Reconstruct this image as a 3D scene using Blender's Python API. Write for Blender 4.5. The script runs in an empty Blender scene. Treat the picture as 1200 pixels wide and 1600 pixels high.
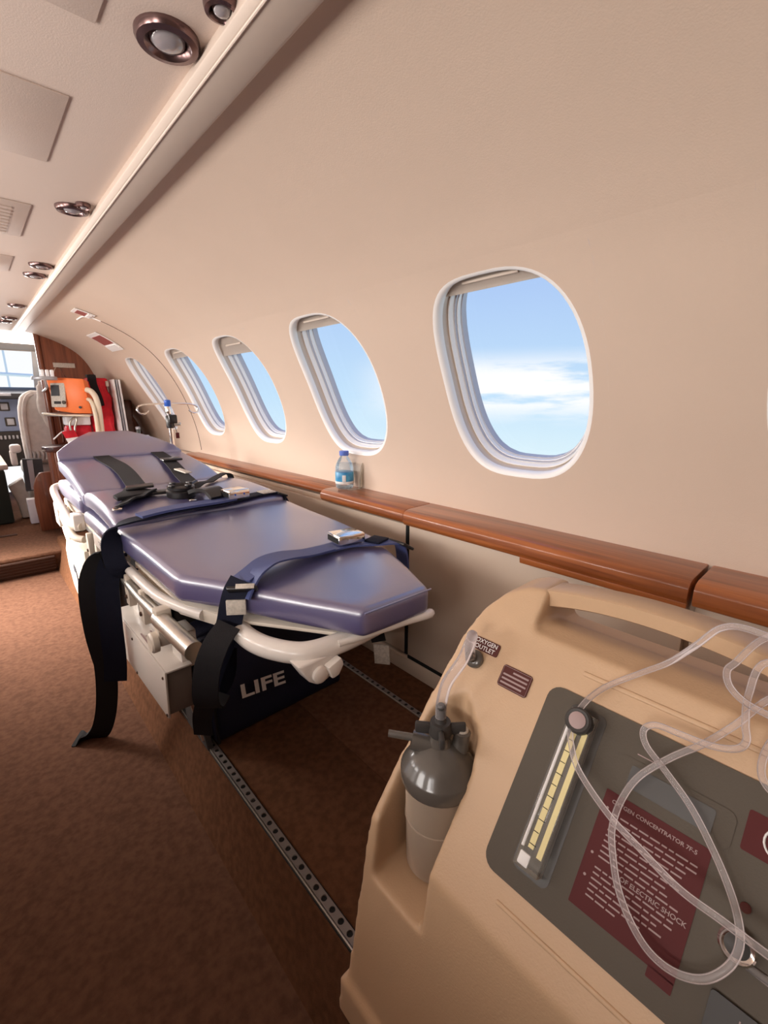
import bpy, bmesh, math, random
from mathutils import Vector, Matrix
random.seed(7)
SC = bpy.context.scene
COL = SC.collection
H = 1.05                      # eye height above the aisle floor; build z values are relative to the eye
XC = 0.05                     # centre line of the cabin

# ------------------------------------------------------------------ camera
cam = bpy.data.cameras.new('camera')
cam.sensor_fit = 'HORIZONTAL'; cam.sensor_width = 36.0; cam.lens = 21.0
cam.clip_start = 0.02; cam.clip_end = 500
camo = bpy.data.objects.new('camera', cam); COL.objects.link(camo)
camo.location = (0, 0, H)
camo.rotation_euler = (math.radians(90 - 14.036), 0, math.radians(-42.363))
SC.camera = camo

# ------------------------------------------------------------------ world, exposure, daylight
SC.view_settings.view_transform = 'Standard'
SC.view_settings.look = 'None'
SC.view_settings.exposure = 0.0
SC.view_settings.gamma = 1.0
SC.view_settings.use_curve_mapping = False
W = bpy.data.worlds.new('sky'); SC.world = W; W.use_nodes = True
wt = W.node_tree; wt.nodes.clear()
def wn(t, **k):
    n_ = wt.nodes.new(t)
    for a, b in k.items(): setattr(n_, a, b)
    return n_
tc = wn('ShaderNodeTexCoord'); sx = wn('ShaderNodeSeparateXYZ')
wt.links.new(tc.outputs['Generated'], sx.inputs[0])
ramp = wn('ShaderNodeValToRGB')
mr = wn('ShaderNodeMapRange'); mr.inputs[1].default_value = -0.35; mr.inputs[2].default_value = 0.65
wt.links.new(sx.outputs['Z'], mr.inputs[0]); wt.links.new(mr.outputs[0], ramp.inputs[0])
cr = ramp.color_ramp
cr.elements[0].position = 0.22; cr.elements[0].color = (0.78, 0.95, 1.0, 1)
cr.elements[1].position = 1.0; cr.elements[1].color = (0.28, 0.47, 0.90, 1)
e = cr.elements.new(0.36); e.color = (0.58, 0.80, 1.0, 1)
e = cr.elements.new(0.56); e.color = (0.45, 0.63, 0.95, 1)
mp = wn('ShaderNodeMapping'); mp.inputs['Scale'].default_value = (2.6, 2.6, 17.0); mp.inputs['Location'].default_value = (0.35, 0.2, 0.1)
wt.links.new(tc.outputs['Generated'], mp.inputs[0])
nz = wn('ShaderNodeTexNoise'); nz.inputs['Scale'].default_value = 1.6; nz.inputs['Detail'].default_value = 7; nz.inputs['Roughness'].default_value = 0.55
wt.links.new(mp.outputs[0], nz.inputs['Vector'])
band = wn('ShaderNodeMapRange'); band.interpolation_type = 'SMOOTHSTEP'          # clouds lie low over the horizon
ab = wn('ShaderNodeMath', operation='SUBTRACT'); ab.inputs[1].default_value = 0.025
wt.links.new(sx.outputs['Z'], ab.inputs[0])
ab2 = wn('ShaderNodeMath', operation='ABSOLUTE'); wt.links.new(ab.outputs[0], ab2.inputs[0])
band.inputs[1].default_value = 0.02; band.inputs[2].default_value = 0.085; band.inputs[3].default_value = 1; band.inputs[4].default_value = 0
wt.links.new(ab2.outputs[0], band.inputs[0])
cl = wn('ShaderNodeMapRange'); cl.interpolation_type = 'SMOOTHSTEP'; cl.inputs[1].default_value = 0.34; cl.inputs[2].default_value = 0.50
wt.links.new(nz.outputs['Fac'], cl.inputs[0])
mul = wn('ShaderNodeMath', operation='MULTIPLY'); wt.links.new(band.outputs[0], mul.inputs[0]); wt.links.new(cl.outputs[0], mul.inputs[1])
# the cloud bank thins out between the starboard quarter and the haze ahead
azm = wn('ShaderNodeMapRange'); azm.interpolation_type = 'SMOOTHSTEP'; azm.inputs[1].default_value = 0.60; azm.inputs[2].default_value = 0.76
wt.links.new(sx.outputs['X'], azm.inputs[0])
mul2 = wn('ShaderNodeMath', operation='MULTIPLY'); wt.links.new(mul.outputs[0], mul2.inputs[0]); wt.links.new(azm.outputs[0], mul2.inputs[1])
hz = wn('ShaderNodeMapRange'); hz.interpolation_type = 'SMOOTHSTEP'; hz.inputs[1].default_value = 0.955; hz.inputs[2].default_value = 0.985
wt.links.new(sx.outputs['Y'], hz.inputs[0])
mx = wn('ShaderNodeMath', operation='MAXIMUM'); wt.links.new(mul2.outputs[0], mx.inputs[0]); wt.links.new(hz.outputs[0], mx.inputs[1])
mixc = wn('ShaderNodeMixRGB'); mixc.inputs['Color2'].default_value = (1.05, 1.05, 1.05, 1)
wt.links.new(mx.outputs[0], mixc.inputs['Fac']); wt.links.new(ramp.outputs[0], mixc.inputs['Color1'])
bg = wn('ShaderNodeBackground'); bg.inputs['Strength'].default_value = 1.0
wt.links.new(mixc.outputs[0], bg.inputs['Color'])
wo = wn('ShaderNodeOutputWorld'); wt.links.new(bg.outputs[0], wo.inputs[0])

def area_light(name, loc, direction, sx_, sy_, energy, color, spread=180):
    l = bpy.data.lights.new(name, 'AREA'); l.shape = 'RECTANGLE'; l.size = sx_; l.size_y = sy_
    l.energy = energy; l.color = color; l.spread = math.radians(spread)
    o = bpy.data.objects.new(name, l); COL.objects.link(o)
    o.location = (loc[0], loc[1], loc[2] + H)
    o.rotation_euler = Vector(direction).to_track_quat('-Z', 'Y').to_euler()
    return o
# daylight that falls through the windows and the open entry door of the port side, and through the windshield
for wy, en in ((-0.06, 7.6), (0.62, 6.3), (1.275, 5.8), (1.92, 7.4), (2.56, 12)):
    area_light('port_window_daylight', (2 * XC - 0.93, wy, 0.07), (1, 0.0, 0.42), 0.42, 0.30, en, (1.0, 0.93, 0.87), 150)
area_light('entry_door_daylight', (2 * XC - 0.95, 3.45, -0.15), (1, -0.80, -0.75), 0.9, 0.62, 42, (1.0, 0.92, 0.84), 68)
area_light('windshield_daylight', (0.0, 5.35, 0.33), (0.05, -1, -0.35), 1.3, 0.35, 30, (1.0, 0.96, 0.93))

# ------------------------------------------------------------------ materials
MATS = {}
def mat(name, col, rough=0.5, metal=0.0, bump=0.0, bscale=200.0, var=0.0, vscale=6.0, col2=None, coat=0.0, spec=0.5, stretch=None, transmission=0.0, ior=1.45, alpha=1.0, emit=None, estr=0.0, sheen=0.0, crough=0.08):
    m = bpy.data.materials.new(name); m.use_nodes = True
    nt = m.node_tree; p = nt.nodes['Principled BSDF']
    p.inputs['Base Color'].default_value = (*col, 1); p.inputs['Roughness'].default_value = rough
    p.inputs['Metallic'].default_value = metal; p.inputs['Coat Weight'].default_value = coat
    p.inputs['Coat Roughness'].default_value = crough
    p.inputs['Specular IOR Level'].default_value = spec
    p.inputs['Transmission Weight'].default_value = transmission; p.inputs['IOR'].default_value = ior
    p.inputs['Alpha'].default_value = alpha
    p.inputs['Sheen Weight'].default_value = sheen
    if emit: p.inputs['Emission Color'].default_value = (*emit, 1); p.inputs['Emission Strength'].default_value = estr
    t = nt.nodes.new('ShaderNodeTexCoord')
    src = t.outputs['Object']
    if stretch:
        mpn = nt.nodes.new('ShaderNodeMapping'); mpn.inputs['Scale'].default_value = stretch
        nt.links.new(src, mpn.inputs[0]); src = mpn.outputs[0]
    if col2 is not None or var > 0:
        n1 = nt.nodes.new('ShaderNodeTexNoise'); n1.inputs['Scale'].default_value = vscale; n1.inputs['Detail'].default_value = 5
        nt.links.new(src, n1.inputs['Vector'])
        r = nt.nodes.new('ShaderNodeValToRGB')
        c2 = col2 if col2 is not None else tuple(c * (1 - var) for c in col)
        r.color_ramp.elements[0].position = 0.35; r.color_ramp.elements[0].color = (*c2, 1)
        r.color_ramp.elements[1].position = 0.65; r.color_ramp.elements[1].color = (*col, 1)
        nt.links.new(n1.outputs['Fac'], r.inputs[0]); nt.links.new(r.outputs[0], p.inputs['Base Color'])
    if bump > 0:
        n2 = nt.nodes.new('ShaderNodeTexNoise'); n2.inputs['Scale'].default_value = bscale; n2.inputs['Detail'].default_value = 3
        nt.links.new(src, n2.inputs['Vector'])
        b = nt.nodes.new('ShaderNodeBump'); b.inputs['Strength'].default_value = bump; b.inputs['Distance'].default_value = 0.002
        nt.links.new(n2.outputs['Fac'], b.inputs['Height']); nt.links.new(b.outputs[0], p.inputs['Normal'])
    MATS[name] = m
    return m
mat('wall', (0.66, 0.52, 0.42), 0.55, bump=0.12, bscale=420, var=0.03, vscale=3)
mat('ceiling', (0.64, 0.52, 0.45), 0.6, bump=0.12, bscale=420)
mat('rail', (0.56, 0.46, 0.39), 0.5)
mat('lower_panel', (0.58, 0.46, 0.36), 0.5, bump=0.1, bscale=300)
mat('white_trim', (0.93, 0.91, 0.89), 0.30)
mat('beige_trim', (0.62, 0.52, 0.44), 0.5)
mat('gasket', (0.50, 0.49, 0.54), 0.4)
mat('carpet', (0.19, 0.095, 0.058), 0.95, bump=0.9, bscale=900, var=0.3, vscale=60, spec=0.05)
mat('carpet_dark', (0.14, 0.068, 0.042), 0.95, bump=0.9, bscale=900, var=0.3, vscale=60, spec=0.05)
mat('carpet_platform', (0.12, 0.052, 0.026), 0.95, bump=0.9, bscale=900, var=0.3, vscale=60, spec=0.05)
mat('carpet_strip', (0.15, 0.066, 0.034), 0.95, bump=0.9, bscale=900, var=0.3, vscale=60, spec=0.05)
mat('carpet_edge', (0.07, 0.032, 0.02), 0.8, bump=0.5, bscale=500)
mat('vinyl', (0.080, 0.072, 0.195), 0.40, bump=0.10, bscale=260, coat=1.0, spec=1.0, ior=1.9, crough=0.24)
mat('vinyl_side', (0.080, 0.072, 0.195), 0.40, bump=0.10, bscale=260, coat=1.0, spec=1.0, ior=1.9, crough=0.24)
mat('frame_white', (0.78, 0.72, 0.66), 0.28, coat=0.2)
mat('frame_cream', (0.72, 0.64, 0.54), 0.4)
mat('alu', (0.62, 0.58, 0.52), 0.32, metal=0.9, bump=0.1, bscale=60)
mat('chrome', (0.85, 0.82, 0.78), 0.12, metal=1.0)
mat('dark_metal', (0.16, 0.11, 0.09), 0.25, metal=0.8)
mat('bronze', (0.17, 0.105, 0.10), 0.24, metal=0.85)
mat('black_plastic', (0.018, 0.016, 0.017), 0.3)
mat('black_web', (0.016, 0.015, 0.017), 0.7, bump=0.5, bscale=700, spec=0.2)
mat('navy_web', (0.010, 0.012, 0.026), 0.7, bump=0.5, bscale=700, spec=0.2)
mat('blue_web', (0.06, 0.08, 0.215), 0.5, bump=0.5, bscale=700)
mat('bag', (0.007, 0.008, 0.026), 0.7, bump=0.5, bscale=500)
mat('print_white', (0.78, 0.76, 0.74), 0.6)
mat('print_grey', (0.36, 0.26, 0.25), 0.6)
mat('tag', (0.66, 0.60, 0.52), 0.6, var=0.25, vscale=150)
mat('device_beige', (0.56, 0.375, 0.23), 0.45, bump=0.15, bscale=380, var=0.03, vscale=5)
mat('panel_grey', (0.095, 0.078, 0.060), 0.6, bump=0.15, bscale=500, spec=0.25)
mat('display', (0.085, 0.085, 0.085), 0.25)
mat('panel_dark', (0.05, 0.042, 0.036), 0.4)
mat('label_red', (0.085, 0.013, 0.013), 0.6, spec=0.25)
mat('label_brown', (0.085, 0.022, 0.018), 0.6, spec=0.25)
mat('scale_yellow', (0.72, 0.62, 0.30), 0.5)
mat('grey_plastic', (0.105, 0.092, 0.08), 0.25, coat=0.4)
mat('dark_grey_plastic', (0.05, 0.045, 0.042), 0.45, spec=0.3)
mat('orange', (0.95, 0.22, 0.055), 0.45)
mat('grey_cloth', (0.66, 0.62, 0.59), 0.95, bump=0.9, bscale=250, var=0.12, vscale=25)
mat('red_cloth', (0.78, 0.014, 0.035), 0.6, bump=0.4, bscale=120, var=0.3, vscale=14)
mat('hose', (0.82, 0.72, 0.56), 0.45)
mat('paper', (0.90, 0.90, 0.92), 0.6)
mat('blue_panel', (0.24, 0.30, 0.46), 0.5)
mat('dark_panel', (0.055, 0.057, 0.062), 0.6)
mat('blue_plastic', (0.03, 0.12, 0.55), 0.3)
mat('cap_blue', (0.12, 0.20, 0.62), 0.35)
mat('water_label', (0.02, 0.21, 0.46), 0.4, col2=(0.10, 0.42, 0.66), vscale=30)
mat('lens', (0.30, 0.27, 0.28), 0.12, coat=1.0)
mat('sign_red', (0.33, 0.085, 0.075), 0.45)
mat('black_void', (0.006, 0.006, 0.006), 0.8)
mat('grey_dark_cloth', (0.02, 0.025, 0.018), 0.9)
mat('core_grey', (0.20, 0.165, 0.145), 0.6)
mat('track', (0.30, 0.26, 0.24), 0.45, metal=0.7)
mat('interior_dark', (0.035, 0.03, 0.028), 0.7)
mat('silver_grey', (0.45, 0.46, 0.50), 0.35, metal=0.3)

def wood(name, ca, cb, axis):
    m = bpy.data.materials.new(name); m.use_nodes = True; nt = m.node_tree; p = nt.nodes['Principled BSDF']
    t = nt.nodes.new('ShaderNodeTexCoord'); mpn = nt.nodes.new('ShaderNodeMapping')
    s = {'Y': (26, 1.2, 30), 'Z': (26, 26, 1.2)}[axis]
    mpn.inputs['Scale'].default_value = s; nt.links.new(t.outputs['Object'], mpn.inputs[0])
    n1 = nt.nodes.new('ShaderNodeTexNoise'); n1.inputs['Scale'].default_value = 2.2; n1.inputs['Detail'].default_value = 8; n1.inputs['Distortion'].default_value = 0.6
    nt.links.new(mpn.outputs[0], n1.inputs['Vector'])
    r = nt.nodes.new('ShaderNodeValToRGB')
    r.color_ramp.elements[0].position = 0.30; r.color_ramp.elements[0].color = (*cb, 1)
    r.color_ramp.elements[1].position = 0.68; r.color_ramp.elements[1].color = (*ca, 1)
    nt.links.new(n1.outputs['Fac'], r.inputs[0]); nt.links.new(r.outputs[0], p.inputs['Base Color'])
    p.inputs['Roughness'].default_value = 0.35; p.inputs['Coat Weight'].default_value = 0.35; p.inputs['Coat Roughness'].default_value = 0.08
    MATS[name] = m
wood('wood', (0.42, 0.13, 0.036), (0.18, 0.046, 0.013), 'Y')
wood('wood_upright', (0.27, 0.085, 0.038), (0.12, 0.032, 0.016), 'Z')
wood('wood_dark', (0.085, 0.022, 0.014), (0.04, 0.012, 0.009), 'Y')

def clear(name, tint, fac, rough=0.05, gcol=(1, 1, 1)):
    """thin clear plastic or glass: mostly see-through, the rest a glossy/white film"""
    m = bpy.data.materials.new(name); m.use_nodes = True; nt = m.node_tree; nt.nodes.clear()
    o = nt.nodes.new('ShaderNodeOutputMaterial'); tr = nt.nodes.new('ShaderNodeBsdfTransparent'); tr.inputs[0].default_value = (*tint, 1)
    p = nt.nodes.new('ShaderNodeBsdfPrincipled'); p.inputs['Base Color'].default_value = (*gcol, 1); p.inputs['Roughness'].default_value = rough
    fr = nt.nodes.new('ShaderNodeFresnel'); fr.inputs[0].default_value = 1.4
    ad = nt.nodes.new('ShaderNodeMath'); ad.operation = 'ADD'; ad.inputs[1].default_value = fac; ad.use_clamp = True
    nt.links.new(fr.outputs[0], ad.inputs[0])
    mxs = nt.nodes.new('ShaderNodeMixShader'); nt.links.new(ad.outputs[0], mxs.inputs[0]); nt.links.new(tr.outputs[0], mxs.inputs[1]); nt.links.new(p.outputs[0], mxs.inputs[2])
    nt.links.new(mxs.outputs[0], o.inputs[0]); MATS[name] = m
def pane_glass(name):
    m = bpy.data.materials.new(name); m.use_nodes = True; nt = m.node_tree; nt.nodes.clear()
    o = nt.nodes.new('ShaderNodeOutputMaterial'); tr = nt.nodes.new('ShaderNodeBsdfTransparent'); tr.inputs[0].default_value = (0.98, 0.99, 1, 1)
    g = nt.nodes.new('ShaderNodeBsdfGlossy'); g.inputs['Roughness'].default_value = 0.03
    mxs = nt.nodes.new('ShaderNodeMixShader'); mxs.inputs[0].default_value = 0.02
    nt.links.new(tr.outputs[0], mxs.inputs[1]); nt.links.new(g.outputs[0], mxs.inputs[2]); nt.links.new(mxs.outputs[0], o.inputs[0]); MATS[name] = m
pane_glass('pane')
clear('clear_tube', (0.95, 0.93, 0.92), 0.13, 0.10, (0.86, 0.80, 0.80))
clear('clear_bottle', (0.93, 0.96, 0.98), 0.10, 0.05, (0.8, 0.85, 0.88))
clear('clear_block', (0.90, 0.88, 0.84), 0.16, 0.08, (0.75, 0.70, 0.62))
clear('frosted', (0.84, 0.76, 0.66), 0.55, 0.35, (0.60, 0.48, 0.37))
clear('smoke_glass', (0.62, 0.68, 0.68), 0.16, 0.06, (0.4, 0.45, 0.45))

# ------------------------------------------------------------------ mesh helpers
def nbm(): return bmesh.new()
def join(*bms):
    out = bms[0]
    for b in bms[1:]:
        me = bpy.data.meshes.new('tmp'); b.to_mesh(me); out.from_mesh(me); bpy.data.meshes.remove(me); b.free()
    return out
def bev(bm, w, seg=2, ang=30):
    if w <= 0: return bm
    es = [e_ for e_ in bm.edges if len(e_.link_faces) == 2 and e_.calc_face_angle(0) > math.radians(ang)]
    bmesh.ops.bevel(bm, geom=es, offset=w, segments=seg, profile=0.5, affect='EDGES', clamp_overlap=True)
    return bm
def box(x0, x1, y0, y1, z0, z1, b=0.0, seg=2):
    bm = nbm(); bmesh.ops.create_cube(bm, size=1.0)
    for v in bm.verts:
        v.co = Vector(((x0 + x1) / 2 + v.co.x * (x1 - x0), (y0 + y1) / 2 + v.co.y * (y1 - y0), (z0 + z1) / 2 + v.co.z * (z1 - z0)))
    return bev(bm, b, seg)
def obox(c, ax, ay, az, sx_, sy_, sz_, b=0.0, seg=2):
    """box with its own axes"""
    bm = nbm(); bmesh.ops.create_cube(bm, size=1.0)
    c = Vector(c); ax = Vector(ax).normalized(); ay = Vector(ay).normalized(); az = Vector(az).normalized()
    for v in bm.verts: v.co = Vector((v.co.x * sx_, v.co.y * sy_, v.co.z * sz_))
    bev(bm, b, seg)
    for v in bm.verts: v.co = c + ax * v.co.x + ay * v.co.y + az * v.co.z
    bmesh.ops.recalc_face_normals(bm, faces=bm.faces)
    return bm
def prism(poly, axis, a, b_, bw=0.0, seg=2):
    """poly of 2D points, extruded along axis: 'x' takes (y,z), 'y' takes (x,z), 'z' takes (x,y)"""
    bm = nbm()
    f = {'x': lambda p, t: (t, p[0], p[1]), 'y': lambda p, t: (p[0], t, p[1]), 'z': lambda p, t: (p[0], p[1], t)}[axis]
    v0 = [bm.verts.new(f(p, a)) for p in poly]; v1 = [bm.verts.new(f(p, b_)) for p in poly]
    n_ = len(poly)
    bm.faces.new(v0); bm.faces.new(list(reversed(v1)))
    for i in range(n_): bm.faces.new((v0[i], v1[i], v1[(i + 1) % n_], v0[(i + 1) % n_]))
    bmesh.ops.recalc_face_normals(bm, faces=bm.faces)
    return bev(bm, bw, seg)
def smooth_path(pts, k=6, closed=False):
    P = [Vector(p) for p in pts]; n_ = len(P); out = []
    rng = range(n_ if closed else n_ - 1)
    for i in rng:
        if closed: p0, p1, p2, p3 = P[(i - 1) % n_], P[i], P[(i + 1) % n_], P[(i + 2) % n_]
        else: p0, p1, p2, p3 = P[max(i - 1, 0)], P[i], P[i + 1], P[min(i + 2, n_ - 1)]
        for j in range(k):
            t = j / k
            out.append(0.5 * ((2 * p1) + (p2 - p0) * t + (2 * p0 - 5 * p1 + 4 * p2 - p3) * t * t + (3 * p1 - p0 - 3 * p2 + p3) * t ** 3))
    if not closed: out.append(P[-1])
    return out
def tube(pts, r, seg=10, k=5, caps=True, closed=False, flat=None):
    P = smooth_path(pts, k, closed) if k > 1 else [Vector(p) for p in pts]
    bm = nbm(); rings = []; n_ = len(P)
    t0 = (P[1] - P[0]).normalized(); up = Vector((0, 0, 1)) if abs(t0.z) < 0.9 else Vector((1, 0, 0))
    nrm = t0.cross(up).normalized()
    for i in range(n_):
        if closed: t = (P[(i + 1) % n_] - P[i - 1]).normalized()
        else: t = (P[min(i + 1, n_ - 1)] - P[max(i - 1, 0)]).normalized()
        nrm = (nrm - t * nrm.dot(t)).normalized(); bn = t.cross(nrm)
        rr = r[min(int(i / max(1, (n_ - 1)) * (len(r) - 1) + 0.5), len(r) - 1)] if isinstance(r, (list, tuple)) else r
        rings.append([bm.verts.new(P[i] + (nrm * math.cos(2 * math.pi * j / seg) + bn * math.sin(2 * math.pi * j / seg)) * rr) for j in range(seg)])
    for i in range(n_ if closed else n_ - 1):
        a, b = rings[i], rings[(i + 1) % n_]
        for j in range(seg): bm.faces.new((a[j], a[(j + 1) % seg], b[(j + 1) % seg], b[j]))
    if caps and not closed: bm.faces.new(list(reversed(rings[0]))); bm.faces.new(rings[-1])
    bmesh.ops.recalc_face_normals(bm, faces=bm.faces)
    return bm
def lathe(prof, c, ax=(0, 0, 1), seg=28):
    """profile of (radius, height) turned about an axis through c"""
    q = Vector((0, 0, 1)).rotation_difference(Vector(ax).normalized()); c = Vector(c)
    bm = nbm(); rings = []
    for (r, h) in prof:
        rings.append([bm.verts.new(c + q @ Vector((max(r, 1e-5) * math.cos(2 * math.pi * j / seg), max(r, 1e-5) * math.sin(2 * math.pi * j / seg), h))) for j in range(seg)])
    for a, b in zip(rings, rings[1:]):
        for j in range(seg): bm.faces.new((a[j], a[(j + 1) % seg], b[(j + 1) % seg], b[j]))
    bm.faces.new(list(reversed(rings[0]))); bm.faces.new(rings[-1])
    bmesh.ops.remove_doubles(bm, verts=bm.verts, dist=2e-5)
    bmesh.ops.recalc_face_normals(bm, faces=bm.faces)
    return bm
def ribbon(pts, wvec, w, th=0.003, k=5):
    """webbing: wvec is one width direction or one per point"""
    multi = isinstance(wvec[0], (tuple, list))
    P = smooth_path(pts, k); n_ = len(P)
    Wv = smooth_path(wvec, k) if multi else [Vector(wvec)] * n_
    bm = nbm(); rings = []
    for i in range(n_):
        t = (P[min(i + 1, n_ - 1)] - P[max(i - 1, 0)]).normalized()
        wv = Wv[i] - t * Wv[i].dot(t); wv.normalize(); nn = t.cross(wv)
        hw = w / 2
        rings.append([bm.verts.new(P[i] + wv * a + nn * b) for a, b in ((-hw, -th / 2), (hw, -th / 2), (hw, th / 2), (-hw, th / 2))])
    for a, b in zip(rings, rings[1:]):
        for j in range(4): bm.faces.new((a[j], a[(j + 1) % 4], b[(j + 1) % 4], b[j]))
    bm.faces.new(list(reversed(rings[0]))); bm.faces.new(rings[-1])
    bmesh.ops.recalc_face_normals(bm, faces=bm.faces)
    return bm
ORIG = {}
def tag(o, label=None, cat=None, group=None, kind=None):
    if label: o['label'] = label
    if cat: o['category'] = cat
    if group: o['group'] = group
    if kind: o['kind'] = kind
    return o
def obj(name, bm, m, parent=None, smooth=35, **tags):
    me = bpy.data.meshes.new(name)
    for v in bm.verts: v.co.z += H
    if parent is None:
        xs = [v.co.x for v in bm.verts]; ys = [v.co.y for v in bm.verts]; zs = [v.co.z for v in bm.verts]
        org = Vector(((min(xs) + max(xs)) / 2, (min(ys) + max(ys)) / 2, min(zs)))
    else: org = ORIG[parent.name]
    for v in bm.verts: v.co -= org
    bm.to_mesh(me); bm.free()
    o = bpy.data.objects.new(name, me); COL.objects.link(o); ORIG[o.name] = org
    if parent is None: o.location = org
    else: o.parent = parent
    for mm in (m if isinstance(m, (list, tuple)) else [m]): me.materials.append(MATS[mm])
    if smooth:
        for p in me.polygons: p.use_smooth = True
        me.set_sharp_from_angle(angle=math.radians(smooth))
    return tag(o, **tags)
def thing(name, loc, label, cat, group=None, kind=None):
    o = bpy.data.objects.new(name, None); COL.objects.link(o); o.empty_display_size = 0.05
    o.location = (loc[0], loc[1], loc[2] + H); ORIG[o.name] = Vector(o.location)
    return tag(o, label, cat, group, kind)
def text(name, body, size, origin, right, up, m, parent, offset=0.0004, align='LEFT', bold=0.0, wide=1.0):
    cu = bpy.data.curves.new(name, 'FONT'); cu.body = body; cu.size = size; cu.align_x = align; cu.offset = bold
    cu.resolution_u = 3
    to = bpy.data.objects.new(name + '_tmp', cu); COL.objects.link(to)
    bpy.context.view_layer.update()
    me = bpy.data.meshes.new_from_object(to.evaluated_get(bpy.context.evaluated_depsgraph_get()))
    bpy.data.objects.remove(to); bpy.data.curves.remove(cu)
    r = Vector(right).normalized(); u = Vector(up).normalized(); nn = r.cross(u); c = Vector(origin)
    bm = nbm(); bm.from_mesh(me); bpy.data.meshes.remove(me)
    for v in bm.verts: v.co = c + r * v.co.x * wide + u * v.co.y + nn * offset
    return obj(name, bm, m, parent, smooth=0)

# ------------------------------------------------------------------ cabin wall surface
PROF = [(1.055, -0.44), (1.051, -0.29), (1.030, -0.148), (0.984, 0.0), (0.925, 0.125), (0.848, 0.235), (0.765, 0.31), (0.68, 0.362), (0.59, 0.402), (0.50, 0.432), (0.40, 0.455), (0.30, 0.469)]
_pp = smooth_path([(p[0], p[1], 0) for p in PROF], 12)
_ss = [0.0]
for a_, b_ in zip(_pp, _pp[1:]): _ss.append(_ss[-1] + (b_ - a_).length)
SMAX = _ss[-1]
def prof(s):
    s = min(max(s, 0), SMAX - 1e-6)
    lo, hi = 0, len(_ss) - 1
    while hi - lo > 1:
        md = (lo + hi) // 2
        if _ss[md] <= s: lo = md
        else: hi = md
    t = (s - _ss[lo]) / (_ss[lo + 1] - _ss[lo]); p = _pp[lo].lerp(_pp[lo + 1], t)
    i0 = max(lo - 1, 0); i1 = min(lo + 2, len(_pp) - 1); tg = (_pp[i1] - _pp[i0]).normalized()
    return p.x, p.y, tg.y, -tg.x          # x, z, outward normal (nx, nz)
def s_at_z(z):
    best = min(range(len(_pp)), key=lambda i: abs(_pp[i].y - z)); return _ss[best]
def wallpt(y, s, depth=0.0, side=1):
    x, z, nx, nz = prof(s)
    t = min(max((y - 2.86) / 1.24, 0), 1.3); t = t * t * (3 - 2 * t) if t < 1 else 1 + (t - 1) * 0.5
    g = 0.135 * math.exp(-((z - 0.13) / 0.24) ** 2)
    x = x - t * g + nx * depth; z = z + nz * depth
    if side < 0: x = 2 * XC - x
    return Vector((x, y, z))
WB, WT = s_at_z(-0.190), s_at_z(0.254)
WS = (WB + WT) / 2; WHB = (WT - WB) / 2; WHA = 0.199
WINY = [-0.06, 0.62, 1.275, 1.92, 2.56, 3.255]
NW = 72
def hwid(yc): return 0.135 if yc > 3 else WHA      # the foremost window is narrower
def wout(d, i, yc, hb=WHB, ha=None, sc=WS):
    ha = hwid(yc) if ha is None else ha
    a = 2 * math.pi * i / NW; c, s = math.cos(a), math.sin(a)
    return (yc + (ha - d) * math.copysign(abs(c) ** (2 / 3.1), c), sc + (hb - d) * math.copysign(abs(s) ** (2 / 2.35), s))
def wall_mesh(side, holes, y0, y1, door=None):
    bm = nbm()
    def quad(a, b, c, d_): bm.faces.new([bm.verts.new(wallpt(p[0], p[1], 0, side)) for p in (a, b, c, d_)])
    def grid(ya, yb, sa, sb):
        ny = max(1, int((yb - ya) / 0.06 + 0.5)); ns = max(1, int((sb - sa) / 0.025 + 0.5))
        for i in range(ny):
            for j in range(ns):
                a, b = ya + (yb - ya) * i / ny, ya + (yb - ya) * (i + 1) / ny
                c, d_ = sa + (sb - sa) * j / ns, sa + (sb - sa) * (j + 1) / ns
                quad((a, c), (b, c), (b, d_), (a, d_))
    sa, sb = WS - WHB - 0.03, WS + WHB + 0.03
    cells = []; cur = y0
    for yc in holes:
        cells.append((cur, yc - hwid(yc) - 0.03)); cur = yc + hwid(yc) + 0.03
    cells.append((cur, y1))
    for a, b in cells:
        if b - a > 1e-4: grid(a, b, sa, sb)
    grid(y0, y1, 0, sa); grid(y0, y1, sb, SMAX)
    for yc in holes:
        A, B = hwid(yc) + 0.03, WHB + 0.03
        for i in range(NW):
            p = wout(0, i, yc); q = wout(0, i + 1, yc)
            def ext(u):
                dx, dy = u[0] - yc, u[1] - WS
                k_ = min(A / max(abs(dx), 1e-9), B / max(abs(dy), 1e-9)); return (yc + dx * k_, WS + dy * k_)
            P, Q = ext(p), ext(q); K = 3
            for j in range(K):
                l = lambda u, v, t: (u[0] + (v[0] - u[0]) * t, u[1] + (v[1] - u[1]) * t)
                quad(l(p, P, j / K), l(p, P, (j + 1) / K), l(q, Q, (j + 1) / K), l(q, Q, j / K))
            # fill the cell's corners that the radial fan leaves open
            if abs(abs(P[0] - yc) - A) < 1e-6 and abs(abs(Q[1] - WS) - B) < 1e-6 or abs(abs(Q[0] - yc) - A) < 1e-6 and abs(abs(P[1] - WS) - B) < 1e-6:
                cnr = (yc + math.copysign(A, P[0] - yc + Q[0] - yc), WS + math.copysign(B, P[1] - WS + Q[1] - WS))
                if (Vector((P[0] - cnr[0], P[1] - cnr[1])).length > 1e-5) and (Vector((Q[0] - cnr[0], Q[1] - cnr[1])).length > 1e-5):
                    bm.faces.new([bm.verts.new(wallpt(p_[0], p_[1], 0, side)) for p_ in (P, cnr, Q)])
    bmesh.ops.remove_doubles(bm, verts=bm.verts, dist=2e-4)
    return bm
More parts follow.
